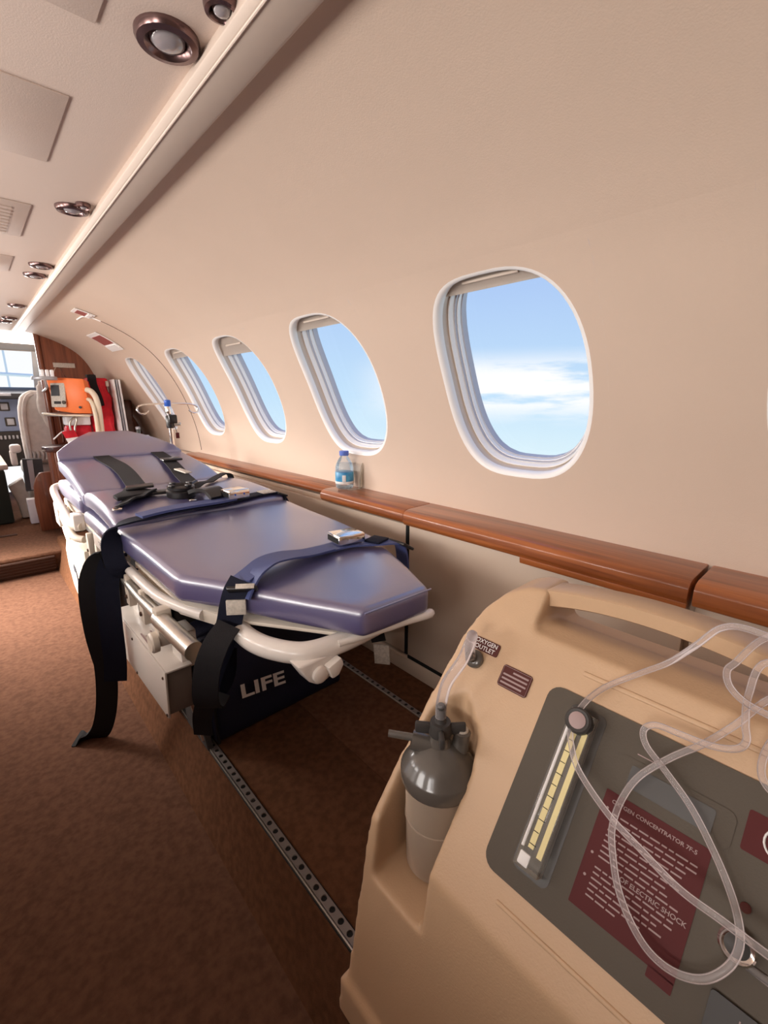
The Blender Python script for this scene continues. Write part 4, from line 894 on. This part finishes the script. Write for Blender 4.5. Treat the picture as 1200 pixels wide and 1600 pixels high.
rv = obj('relief_valve', lathe([(0.011, 0), (0.0115, 0.026), (0.009, 0.028)], Vector(HC) + Vector((0, 0, 0.150)) + dv2 * 0.027, (0.1, 0, 1), 18), 'grey_plastic', hb_)
obj('valve_cap', lathe([(0.0085, 0), (0.0085, 0.003), (0.006, 0.004)], Vector(HC) + Vector((0.002, 0, 0.1775)) + dv2 * 0.027, (0.1, 0, 1), 18), 'tag', rv)
obj('nipple', lathe([(0.009, 0), (0.007, 0.004), (0.0055, 0.016), (0.006, 0.024), (0.004, 0.027)], top + Vector((0, 0, 0.01)), (0, 0, 1), 16), 'dark_grey_plastic', hb_)

# tubing
obj('connecting_tube', tube([top + Vector((0, 0, 0.018)), top + Vector((0.002, 0.001, 0.038)), top + Vector((0.008, -0.002, 0.066)), (0.410, 0.304, -0.318), (0.428, 0.305, -0.297), (0.443, 0.314, -0.300), (0.451, 0.3225, -0.324), F(0.3265, 0.2505, 0.016)], 0.0072, 14, 6), 'clear_tube', smooth=60, label='short clear tube linking humidifier lid to oxygen outlet', cat='tube')
TA = [(0.5039, -0.0053, -0.2299), (0.4955, 0.0221, -0.2082), (0.4938, 0.0517, -0.2023), (0.4942, 0.0699, -0.2098), (0.4989, 0.0863, -0.2364), (0.5098, 0.1089, -0.2711), (0.5031, 0.1322, -0.2927), (0.4864, 0.1604, -0.3173), (0.4615, 0.1717, -0.3328), (0.4396, 0.1734, -0.3511), (0.4254, 0.1654, -0.3627), (0.4101, 0.1487, -0.3742), (0.3939, 0.1118, -0.3868), (0.384, 0.0794, -0.3914), (0.3746, 0.0462, -0.3953), (0.3735, 0.015, -0.3966), (0.3758, -0.0164, -0.4018), (0.3851, -0.0454, -0.4143)]
TB = [(0.5212, 0.0335, -0.2403), (0.5041, 0.0404, -0.2703), (0.4835, 0.0365, -0.2885), (0.4744, 0.0326, -0.3001), (0.4682, 0.0378, -0.3081), (0.4638, 0.0555, -0.3136), (0.4641, 0.0813, -0.3166), (0.4645, 0.1009, -0.3192), (0.4604, 0.1097, -0.3277), (0.4539, 0.1037, -0.3393), (0.4472, 0.0828, -0.3512), (0.4359, 0.0565, -0.3656), (0.4231, 0.0337, -0.3851), (0.4107, 0.0174, -0.401), (0.3999, 0.0072, -0.4148), (0.39, 0.0031, -0.4275), (0.3788, 0.0063, -0.4417), (0.3676, 0.0177, -0.4561), (0.3614, 0.0354, -0.4641), (0.3613, 0.0548, -0.4641), (0.3677, 0.0736, -0.456), (0.3787, 0.0905, -0.442), (0.3917, 0.1026, -0.4221), (0.404, 0.1092, -0.4064), (0.4219, 0.1093, -0.3868), (0.4391, 0.1014, -0.3646), (0.4563, 0.0815, -0.3395), (0.4716, 0.0614, -0.3199), (0.4893, 0.0433, -0.2972), (0.5075, 0.0229, -0.2659)]
TCC = [(0.533, 0.0423, -0.2252), (0.5151, 0.0556, -0.2481), (0.5084, 0.0601, -0.2566), (0.5002, 0.0549, -0.2671), (0.4944, 0.0405, -0.2745), (0.4919, 0.0167, -0.2778), (0.4895, -0.0031, -0.2808)]
TD = [(0.5023, 0.0065, -0.2807), (0.4877, 0.0171, -0.2993), (0.4743, 0.0191, -0.3164), (0.4658, 0.0135, -0.3273), (0.4603, -0.0028, -0.3344)]
path = [(0.396, -0.004, -0.446), (0.391, -0.035, -0.442), (0.389, -0.060, -0.428)] + list(reversed(TA)) \
    + [(0.520, -0.034, -0.228), (0.534, -0.018, -0.212), (0.540, 0.022, -0.215)] + TCC \
    + [(0.490, -0.036, -0.278), (0.503, -0.046, -0.258), (0.517, -0.014, -0.238)] + TB \
    + [(0.517, -0.008, -0.258)] + TD + [(0.452, -0.032, -0.344), (0.446, -0.070, -0.352), (0.440, -0.110, -0.375), (0.436, -0.150, -0.42), (0.432, -0.165, -0.52), (0.43, -0.17, -0.70), (0.42, -0.185, -0.85), (0.39, -0.22, -0.883)]
obj('oxygen_tubing', tube(path, 0.0032, 12, 8), 'clear_tube', smooth=60, label='long clear coiled oxygen tubing lying over the control panel', cat='tubing')

# ------------------------------------------------------------------ front bulkhead, cabinet and what stands there
bulk = thing('wall_front_bulkhead', (0.7, 4.07, -0.93), 'polished brown wooden bulkhead beside the flight deck opening', 'wall', None, 'structure')
def arch_poly(xl):
    pts = [(xl, -0.93), (xl, 0.47)]
    s = SMAX - 0.02
    while s > 0:
        p = wallpt(4.06, s, 0.004)
        if p.x > xl + 0.005: pts.append((p.x, p.z))
        s -= 0.03
    pts += [(1.05, -0.93)]
    return pts
obj('wood_panel', prism(arch_poly(0.447), 'y', 4.06, 4.09), 'wood_upright', bulk)
obj('edge_post', tube([(0.447, 4.065, -0.92), (0.447, 4.065, 0.462)], 0.018, 14, 1), 'wood_upright', bulk, 60)
for k_ in range(5): obj('reed', tube([(0.50 + k_ * 0.018, 4.057, -0.30), (0.50 + k_ * 0.018, 4.057, -0.05)], 0.006, 8, 1), 'wood_upright', bulk, 60)
obj('placard', box(0.515, 0.645, 4.050, 4.061, 0.226, 0.258, 0.002), 'tag', bulk)
cab = thing('wooden_cabinet', (0.55, 3.9, -0.928), 'brown wooden cabinet with dark rounded top beside the stretcher head', 'cabinet')
obj('cabinet_body', box(0.40, 0.92, 3.80, 4.05, -0.927, -0.345, 0.012), 'wood_upright', cab)
obj('corner_post', tube([(0.392, 3.84, -0.927), (0.392, 3.84, -0.345)], 0.026, 18, 1), 'wood_upright', cab, 60)
obj('worktop', prism([(0.36, 3.80), (0.345, 3.87), (0.36, 3.95), (0.42, 4.05), (0.93, 4.05), (0.93, 3.775), (0.40, 3.775)], 'z', -0.345, -0.312, 0.006), 'wood_dark', cab)
obj('lower_door', prism([(0.268, -0.927), (0.262, -0.72), (0.272, -0.60), (0.292, -0.54), (0.318, -0.505), (0.40, -0.50), (0.40, -0.927)], 'y', 3.99, 4.03, 0.004), 'wood_upright', cab)
# orange monitor on its shelf
mon = thing('orange_ventilator', (0.50, 3.52, -0.07), 'orange portable ventilator with small screen above the cabinet', 'medical device')
def sk(pts8):
    bm = nbm(); v = [bm.verts.new(p) for p in pts8]
    for f_ in ((0, 1, 2, 3), (7, 6, 5, 4), (0, 4, 5, 1), (1, 5, 6, 2), (2, 6, 7, 3), (3, 7, 4, 0)): bm.faces.new([v[i] for i in f_])
    bmesh.ops.recalc_face_normals(bm, faces=bm.faces); return bm
# body: front panel faces aft and inboard, the side faces aft and outboard
mon_poly = [(0.405, 3.60), (0.490, 3.49), (0.580, 3.45), (0.614, 3.50), (0.602, 3.60), (0.45, 3.68)]
def mon_mesh():
    bm = prism(mon_poly, 'z', -0.085, 0.135)
    for v in bm.verts:
        if v.co.z < 0: v.co.x += 0.02; v.co.z += 0.03 * max(0, min(1, (0.50 - v.co.x) / 0.1))
        else: v.co.z -= 0.02 * max(0, min(1, (v.co.x - 0.57) / 0.05))
    return bev(bm, 0.008, 2)
obj('case', mon_mesh(), 'orange', mon)
e1 = Vector((0.490 - 0.405, 3.49 - 3.60, 0)).normalized(); en = Vector((e1.y, -e1.x, 0))
if en.y > 0: en = -en
mc = Vector((0.452, 3.545, 0.03))
fp = obj('front_panel', obox(mc + en * 0.002, e1, (0.08, 0, 1), en, 0.105, 0.150, 0.012, 0.006), 'tag', mon)
obj('screen', obox(mc + en * 0.009 + Vector((0, 0, 0.028)) - e1 * 0.012, e1, (0.08, 0, 1), en, 0.060, 0.066, 0.004, 0.003), 'dark_panel', fp)
obj('keypad', obox(mc + en * 0.009 + Vector((0, 0, -0.046)) - e1 * 0.006, e1, (0.08, 0, 1), en, 0.055, 0.020, 0.004, 0.002), 'interior_dark', fp)
obj('dial', lathe([(0.012, 0), (0.012, 0.008)], mc + en * 0.006 + Vector((0, 0, -0.045)) + e1 * 0.04, en, 14), 'panel_grey', fp)
obj('port', lathe([(0.008, 0), (0.008, 0.006)], (0.545, 3.468, -0.045), (-0.35, -1, 0), 12), 'black_plastic', mon)
obj('hose_socket', join(lathe([(0.018, 0), (0.016, 0.022)], (0.585, 3.462, 0.060), (0.4, -1, 0), 16), lathe([(0.013, 0), (0.012, 0.016)], (0.585, 3.462, 0.005), (0.4, -1, 0), 16)), 'orange', mon)
obj('ventilator_hose', join(tube([(0.592, 3.438, 0.062), (0.606, 3.405, 0.052), (0.622, 3.385, 0.015), (0.630, 3.385, -0.06), (0.628, 3.385, -0.16), (0.622, 3.385, -0.305)], 0.017, 14, 6), tube([(0.590, 3.440, 0.004), (0.596, 3.405, -0.005), (0.602, 3.375, -0.05), (0.604, 3.365, -0.14), (0.600, 3.365, -0.305)], 0.012, 12, 6)), 'hose', smooth=60, label='pair of cream ribbed hoses hanging from the orange ventilator', cat='hose')
sh_ = thing('ventilator_shelf', (0.50, 3.6, -0.11), 'thin metal bracket shelf under the orange ventilator', 'shelf')
obj('shelf_plate', prism([(0.365, 3.62), (0.47, 3.47), (0.59, 3.43), (0.618, 3.50), (0.618, 4.06), (0.40, 4.06)], 'z', -0.100, -0.088, 0.003), 'alu', sh_)
obj('shelf_rim', tube([(0.362, 3.62, -0.085), (0.468, 3.465, -0.095), (0.585, 3.425, -0.100)], 0.004, 8, 1), 'hose', sh_)
tr_ = thing('grey_tray', (0.37, 3.5, 0.11), 'grey oval tray with upright white bars above the orange ventilator', 'tray')
obj('tray_dish', prism([(0.325 + 0.062 + 0.066 * math.cos(2 * math.pi * k_ / 20), 3.48 + 0.05 * math.sin(2 * math.pi * k_ / 20)) for k_ in range(20)], 'z', 0.118, 0.138, 0.005), 'silver_grey', tr_)
for k_ in range(3): obj('bar', box(0.372 + k_ * 0.024, 0.388 + k_ * 0.024, 3.455, 3.49, 0.130, 0.178, 0.004), 'paper', tr_)
obj('tray_bracket', tube([(0.39, 3.50, 0.12), (0.395, 3.52, 0.09), (0.40, 3.6, 0.07), (0.43, 4.05, 0.06)], 0.007, 8, 4), 'silver_grey', tr_)
obj('thin_wire', tube([(0.44, 3.5, 0.165), (0.47, 3.6, 0.20), (0.52, 3.8, 0.20), (0.575, 4.04, 0.15)], 0.0025, 6, 6), 'alu', label='thin wire looping across the wooden bulkhead', cat='wire')
# red bags and what hangs with them
rbg = thing('red_bag', (0.69, 3.66, -0.312), 'tall red nylon bag with black strap beside the orange ventilator', 'bag')
def soft(x0, x1, y0, y1, z0, z1, amp=0.008, seed=1, b=0.015):
    bm = box(x0, x1, y0, y1, z0, z1); bmesh.ops.subdivide_edges(bm, edges=bm.edges[:], cuts=6, use_grid_fill=True)
    for v in bm.verts:
        a, c, d_ = v.co
        v.co.x += amp * math.sin(d_ * 31 + seed) ; v.co.y += amp * math.sin(a * 40 + d_ * 23 + seed)
    return bev(bm, b, 2, 50)
obj('bag_body', soft(0.630, 0.752, 3.62, 3.78, -0.312, 0.145, 0.006, 2), 'red_cloth', rbg, 60)
obj('black_strap', join(ribbon([(0.665, 3.70, 0.16), (0.655, 3.60, 0.155), (0.655, 3.590, 0.10), (0.672, 3.588, 0.02), (0.682, 3.592, -0.04)], (1, 0, 0), 0.05, 0.008), box(0.64, 0.68, 3.60, 3.70, 0.145, 0.165, 0.008)), 'black_web', rbg, 60)
obj('strap_edging', tube([(0.628, 3.586, 0.12), (0.642, 3.584, 0.03), (0.660, 3.584, -0.045), (0.685, 3.584, -0.065), (0.708, 3.584, -0.03), (0.690, 3.584, 0.12)], 0.004, 6, 5), 'red_cloth', rbg)
obj('white_patch', box(0.735, 0.752, 3.606, 3.63, 0.09, 0.125, 0.002), 'tag', rbg)
obj('red_pouch', soft(0.475, 0.615, 3.60, 3.72, -0.312, -0.165, 0.006, 5), 'red_cloth', smooth=60, label='low red pouch on the wooden cabinet top', cat='bag')
obj('white_pouch', soft(0.475, 0.615, 3.60, 3.72, -0.163, -0.104, 0.003, 3, 0.01), 'paper', smooth=60, label='white folded pack under the orange ventilator', cat='pack')
crb = obj('carabiner', tube([(0.525, 3.575, -0.11), (0.498, 3.575, -0.13), (0.488, 3.575, -0.165), (0.492, 3.575, -0.20), (0.508, 3.575, -0.205), (0.515, 3.575, -0.17), (0.53, 3.575, -0.13)], 0.007, 10, 5, closed=True), 'alu', smooth=60, label='steel carabiner clipped in front of the red pouch', cat='carabiner')
tgx = thing('red_tag', (0.49, 3.55, -0.30), 'red and white striped tag hanging over the cabinet edge', 'tag')
obj('upper_half', obox((0.478, 3.555, -0.215), (1, 0, 0.12), (-0.35, 0, 1), (0, -1, 0), 0.070, 0.045, 0.012, 0.003), 'red_cloth', tgx)
obj('white_half', obox((0.494, 3.553, -0.262), (1, 0, 0.12), (-0.35, 0, 1), (0, -1, 0), 0.070, 0.050, 0.013, 0.003), 'paper', tgx)
obj('lower_half', obox((0.508, 3.554, -0.298), (1, 0, 0.12), (-0.35, 0, 1), (0, -1, 0), 0.066, 0.024, 0.012, 0.003), 'red_cloth', tgx)
obj('tag_cord', tube([(0.45, 3.555, -0.195), (0.43, 3.56, -0.205), (0.405, 3.57, -0.23), (0.39, 3.58, -0.245)], 0.004, 8, 5), 'paper', tgx)
for k_, (xx, ww, lab) in enumerate(((0.768, 0.012, 'white upright board nearest the red bag'), (0.786, 0.008, 'thin bluish upright board between two white boards'), (0.802, 0.011, 'white upright board nearest the side wall'))):
    t = obj('upright_board', obox((xx + 0.012, 3.64, -0.085), (1, 0, 0), (0, 1, 0), (-0.03, 0, 1), ww, 0.16, 0.44, 0.002), ['paper', 'silver_grey', 'paper'][k_], label=lab, cat='board', group='upright boards behind the stretcher head')
obj('dark_case', soft(0.832, 0.91, 3.74, 3.95, -0.312, 0.0, 0.003, 9), 'wood_dark', smooth=60, label='dark brown case in the corner behind the boards', cat='case')
for k_, (xx, yy, hh, lab) in enumerate(((0.845, 3.40, 0.10, 'clear glass flask by the side wall behind the stretcher'), (0.88, 3.34, 0.06, 'low dark glass jar beside the clear flask'))):
    fl = thing('glass_flask', (xx, yy, -0.328), lab, 'bottle', 'glass flasks by the side wall')
    obj('flask_body', lathe([(0.0, 0), (0.030, 0), (0.034, 0.01), (0.034, hh * 0.55), (0.022, hh * 0.85), (0.013, hh), (0.013, hh * 1.35)], (xx, yy, -0.3275), (0, 0, 1), 24), 'smoke_glass', fl, 50)
    obj('stopper', lathe([(0.015, 0), (0.015, 0.014), (0.011, 0.018)], (xx, yy, -0.3275 + hh * 1.35), (0, 0, 1), 16), 'silver_grey', fl)

# ------------------------------------------------------------------ flight deck
seat = thing('pilot_seat', (0.42, 4.6, -0.928), 'grey fleece covered pilot seat seen from behind', 'seat')
def seat_back():
    prof_ = [(0.300, -0.50), (0.296, -0.36), (0.300, -0.15), (0.308, -0.06), (0.330, 0.02), (0.365, 0.060), (0.41, 0.075), (0.47, 0.07), (0.52, 0.04), (0.555, -0.05), (0.57, -0.3), (0.57, -0.50)]
    bm = prism(prof_, 'y', 4.56, 4.68, 0.03, 4)
    return bm
sb2 = obj('seat_back', seat_back(), 'grey_cloth', seat, 60)
obj('cover_fold', tube([(0.325, 4.552, -0.46), (0.328, 4.550, -0.2), (0.342, 4.548, -0.06), (0.37, 4.55, 0.02), (0.41, 4.552, 0.05)], 0.014, 10, 6), 'grey_cloth', sb2, 60)
obj('cover_gather', join(*[tube([(0.345 + k_ * 0.028, 4.556, -0.40), (0.352 + k_ * 0.028, 4.548, -0.43), (0.345 + k_ * 0.028, 4.556, -0.47)], 0.009, 8, 4) for k_ in range(7)]), 'grey_cloth', sb2, 60)
obj('shoulder_curtain', tube([(0.470, 4.45, 0.14), (0.462, 4.46, 0.05), (0.455, 4.47, -0.06), (0.475, 4.46, -0.16), (0.51, 4.45, -0.25)], [0.02, 0.032, 0.036, 0.03, 0.015], 12, 6), 'grey_cloth', seat, 60)
obj('seat_cushion', box(0.28, 0.60, 4.64, 5.05, -0.62, -0.50, 0.03, 3), 'grey_cloth', seat, 60)
obj('armrest', join(box(0.205, 0.275, 4.50, 4.58, -0.40, -0.335, 0.02, 3), box(0.20, 0.24, 4.52, 4.58, -0.50, -0.38, 0.012)), 'white_trim', seat, 60)
obj('seat_pedestal', join(prism([(0.15, -0.66), (0.25, -0.60), (0.27, -0.75), (0.26, -0.92), (0.20, -0.92), (0.19, -0.80)], 'y', 4.52, 4.62, 0.01), box(0.28, 0.52, 4.60, 4.98, -0.925, -0.62, 0.02)), 'grey_cloth', seat, 60)
dk = thing('black_case', (0.33, 4.42, -0.70), 'black document case with a pale strip hung behind the pilot seat', 'case')
obj('case_shell', sk([(0.262, 4.40, -0.44), (0.272 + 0.11, 4.40, -0.45), (0.372, 4.40, -0.69), (0.250, 4.40, -0.69), (0.262, 4.46, -0.44), (0.382, 4.46, -0.45), (0.372, 4.46, -0.69), (0.25, 4.46, -0.69)]), 'dark_panel', dk)
obj('pale_strip', sk([(0.287, 4.392, -0.45), (0.322, 4.392, -0.45), (0.312, 4.392, -0.68), (0.282, 4.392, -0.68), (0.287, 4.41, -0.45), (0.322, 4.41, -0.45), (0.312, 4.41, -0.68), (0.282, 4.41, -0.68)]), 'silver_grey', dk)
obj('paper_box', box(0.235, 0.325, 4.28, 4.36, -0.925, -0.735, 0.004), 'paper', label='white carton standing on the floor behind the pilot seat', cat='box')
obj('centre_console', box(-0.22, 0.145, 4.40, 4.95, -0.925, -0.515, 0.015), 'grey_dark_cloth', label='dark centre pedestal between the pilot seats', cat='console')
obj('console_top', box(-0.22, 0.17, 4.42, 5.3, -0.515, -0.475, 0.01), 'beige_trim', label='beige control pedestal top with levers', cat='console')
yk = thing('control_levers', (0.12, 4.7, -0.475), 'cluster of dark levers on the pedestal', 'levers')
for k_ in range(4): obj('lever', join(tube([(0.03 + k_ * 0.035, 4.75, -0.48), (0.03 + k_ * 0.035, 4.78, -0.40)], 0.005, 8, 1), box(0.018 + k_ * 0.035, 0.042 + k_ * 0.035, 4.76, 4.80, -0.41, -0.385, 0.004)), 'black_plastic', yk)
ip = thing('instrument_panel', (0.25, 5.6, -0.40), 'pale blue instrument panel with dark glareshield', 'instrument panel')
obj('panel_face', box(-0.85, 0.95, 5.58, 5.66, -0.29, 0.015, 0.01), 'blue_panel', ip)
obj('glareshield', prism([(5.40, 0.01), (5.38, 0.06), (5.50, 0.10), (5.95, 0.125), (5.95, 0.0)], 'x', -0.85, 0.95, 0.01), 'dark_panel', ip)
obj('lower_panel', box(-0.85, 0.95, 5.56, 5.66, -0.62, -0.29, 0.01), 'interior_dark', ip)
for (xx, zz) in ((0.275, -0.06), (0.10, -0.06), (0.30, -0.20)):
    g_ = obj('gauge', box(xx - 0.04, xx + 0.04, 5.568, 5.585, zz - 0.04, zz + 0.04, 0.006), 'panel_dark', ip)
    obj('gauge_face', box(xx - 0.026, xx + 0.026, 5.564, 5.570, zz - 0.028, zz + 0.028, 0.003), 'silver_grey', g_)
obj('glare_label', box(0.22, 0.33, 5.374, 5.40, 0.035, 0.062, 0.003), 'silver_grey', ip)
for k_ in range(10): obj('switch', box(0.08 + k_ * 0.03, 0.096 + k_ * 0.03, 5.545, 5.562, -0.36, -0.325, 0.003), 'silver_grey', ip)
# cockpit shell
obj('ceiling_cockpit', prism([(4.09, 0.47), (4.6, 0.52), (5.2, 0.50), (5.62, 0.455), (5.62, 0.485), (5.2, 0.56), (4.6, 0.58), (4.09, 0.56)], 'x', -1.0, 1.1), 'rail', label='pale cockpit ceiling', kind='structure')
wsf = thing('window_7', (0.3, 5.7, 0.11), 'bright cockpit windshield with pale frame posts', 'window', None, 'structure')
def slant(x0, x1, y0, z0, y1, z1, th):
    return sk([(x0, y0, z0), (x1, y0, z0), (x1, y1, z1), (x0, y1, z1), (x0, y0 + th, z0), (x1, y0 + th, z0), (x1, y1 + th, z1), (x0, y1 + th, z1)])
obj('pane', slant(-0.9, 0.62, 5.95, 0.10, 5.60, 0.50, 0.012), 'pane', wsf)
obj('frame_post', slant(0.56, 0.62, 5.93, 0.08, 5.58, 0.50, 0.03), 'white_trim', wsf)
obj('frame_post', slant(-0.10, -0.04, 5.93, 0.08, 5.58, 0.50, 0.03), 'beige_trim', wsf)
obj('side_pane', sk([(0.62, 5.9, 0.10), (1.0, 5.2, 0.10), (0.85, 5.1, 0.48), (0.62, 5.58, 0.48), (0.63, 5.9, 0.10), (1.01, 5.2, 0.10), (0.86, 5.1, 0.48), (0.63, 5.58, 0.48)]), 'pane', wsf)
obj('header', slant(-0.95, 1.0, 5.62, 0.45, 5.55, 0.52, 0.03), 'rail', wsf)
obj('wall_cockpit_right', prism([(4.09, -0.93), (4.09, 0.50), (5.1, 0.50), (5.2, 0.10), (5.9, 0.10), (5.9, -0.93)], 'x', 1.0, 1.04), 'beige_trim', label='pale side wall of the flight deck', kind='structure')
obj('wall_cockpit_left', prism([(4.09, -0.93), (4.09, 0.50), (5.1, 0.50), (5.2, 0.10), (5.9, 0.10), (5.9, -0.93)], 'x', -1.0, -0.96), 'beige_trim', label='pale port side wall of the flight deck', kind='structure')
obj('floor_cockpit', box(-1.0, 1.04, 4.88, 6.0, -0.96, -0.93), 'carpet_dark', label='flight deck floor', kind='structure')
obj('wall_bulkhead_left', box(-1.0, -0.35, 4.06, 4.09, -0.93, 0.50), 'wood_upright', label='port side wooden bulkhead', kind='structure')
dl = thing('cockpit_fill', (0.1, 4.75, 0.51), 'added round fill lamp under the cockpit ceiling', 'lamp')  # added lamp and disc, there only to brighten the flight deck
obj('fill_disc', lathe([(0.06, 0), (0.055, 0.012), (0.03, 0.02), (0.0, 0.022)], (0.1, 4.75, 0.512), (0, 0, -1), 20), 'lens', dl)
pl_ = bpy.data.lights.new('cockpit_fill_light', 'POINT'); pl_.energy = 6; pl_.color = (1.0, 0.90, 0.80); pl_.shadow_soft_size = 0.06
plo = bpy.data.objects.new('cockpit_fill_light', pl_); COL.objects.link(plo); plo.parent = dl; plo.location = (0, 0, -0.09)
# pale gantry beyond the windshield
gt = thing('outside_gantry', (0.6, 11, -1.0), 'pale metal gantry seen through the windshield', 'gantry')
GY = 11.0
for (x0, z0, x1, z1) in ((0.44, 0.92, 0.50, -0.2), (0.58, 0.92, 0.68, -0.2)):
    obj('upright', tube([(x0 + 0.1, GY, z0 + 0.4), (x1, GY, -1.0)], 0.016, 8, 1), 'white_trim', gt)
obj('crossbar', tube([(-0.8, GY, 0.52), (1.6, GY, 0.42)], 0.03, 8, 1), 'white_trim', gt)
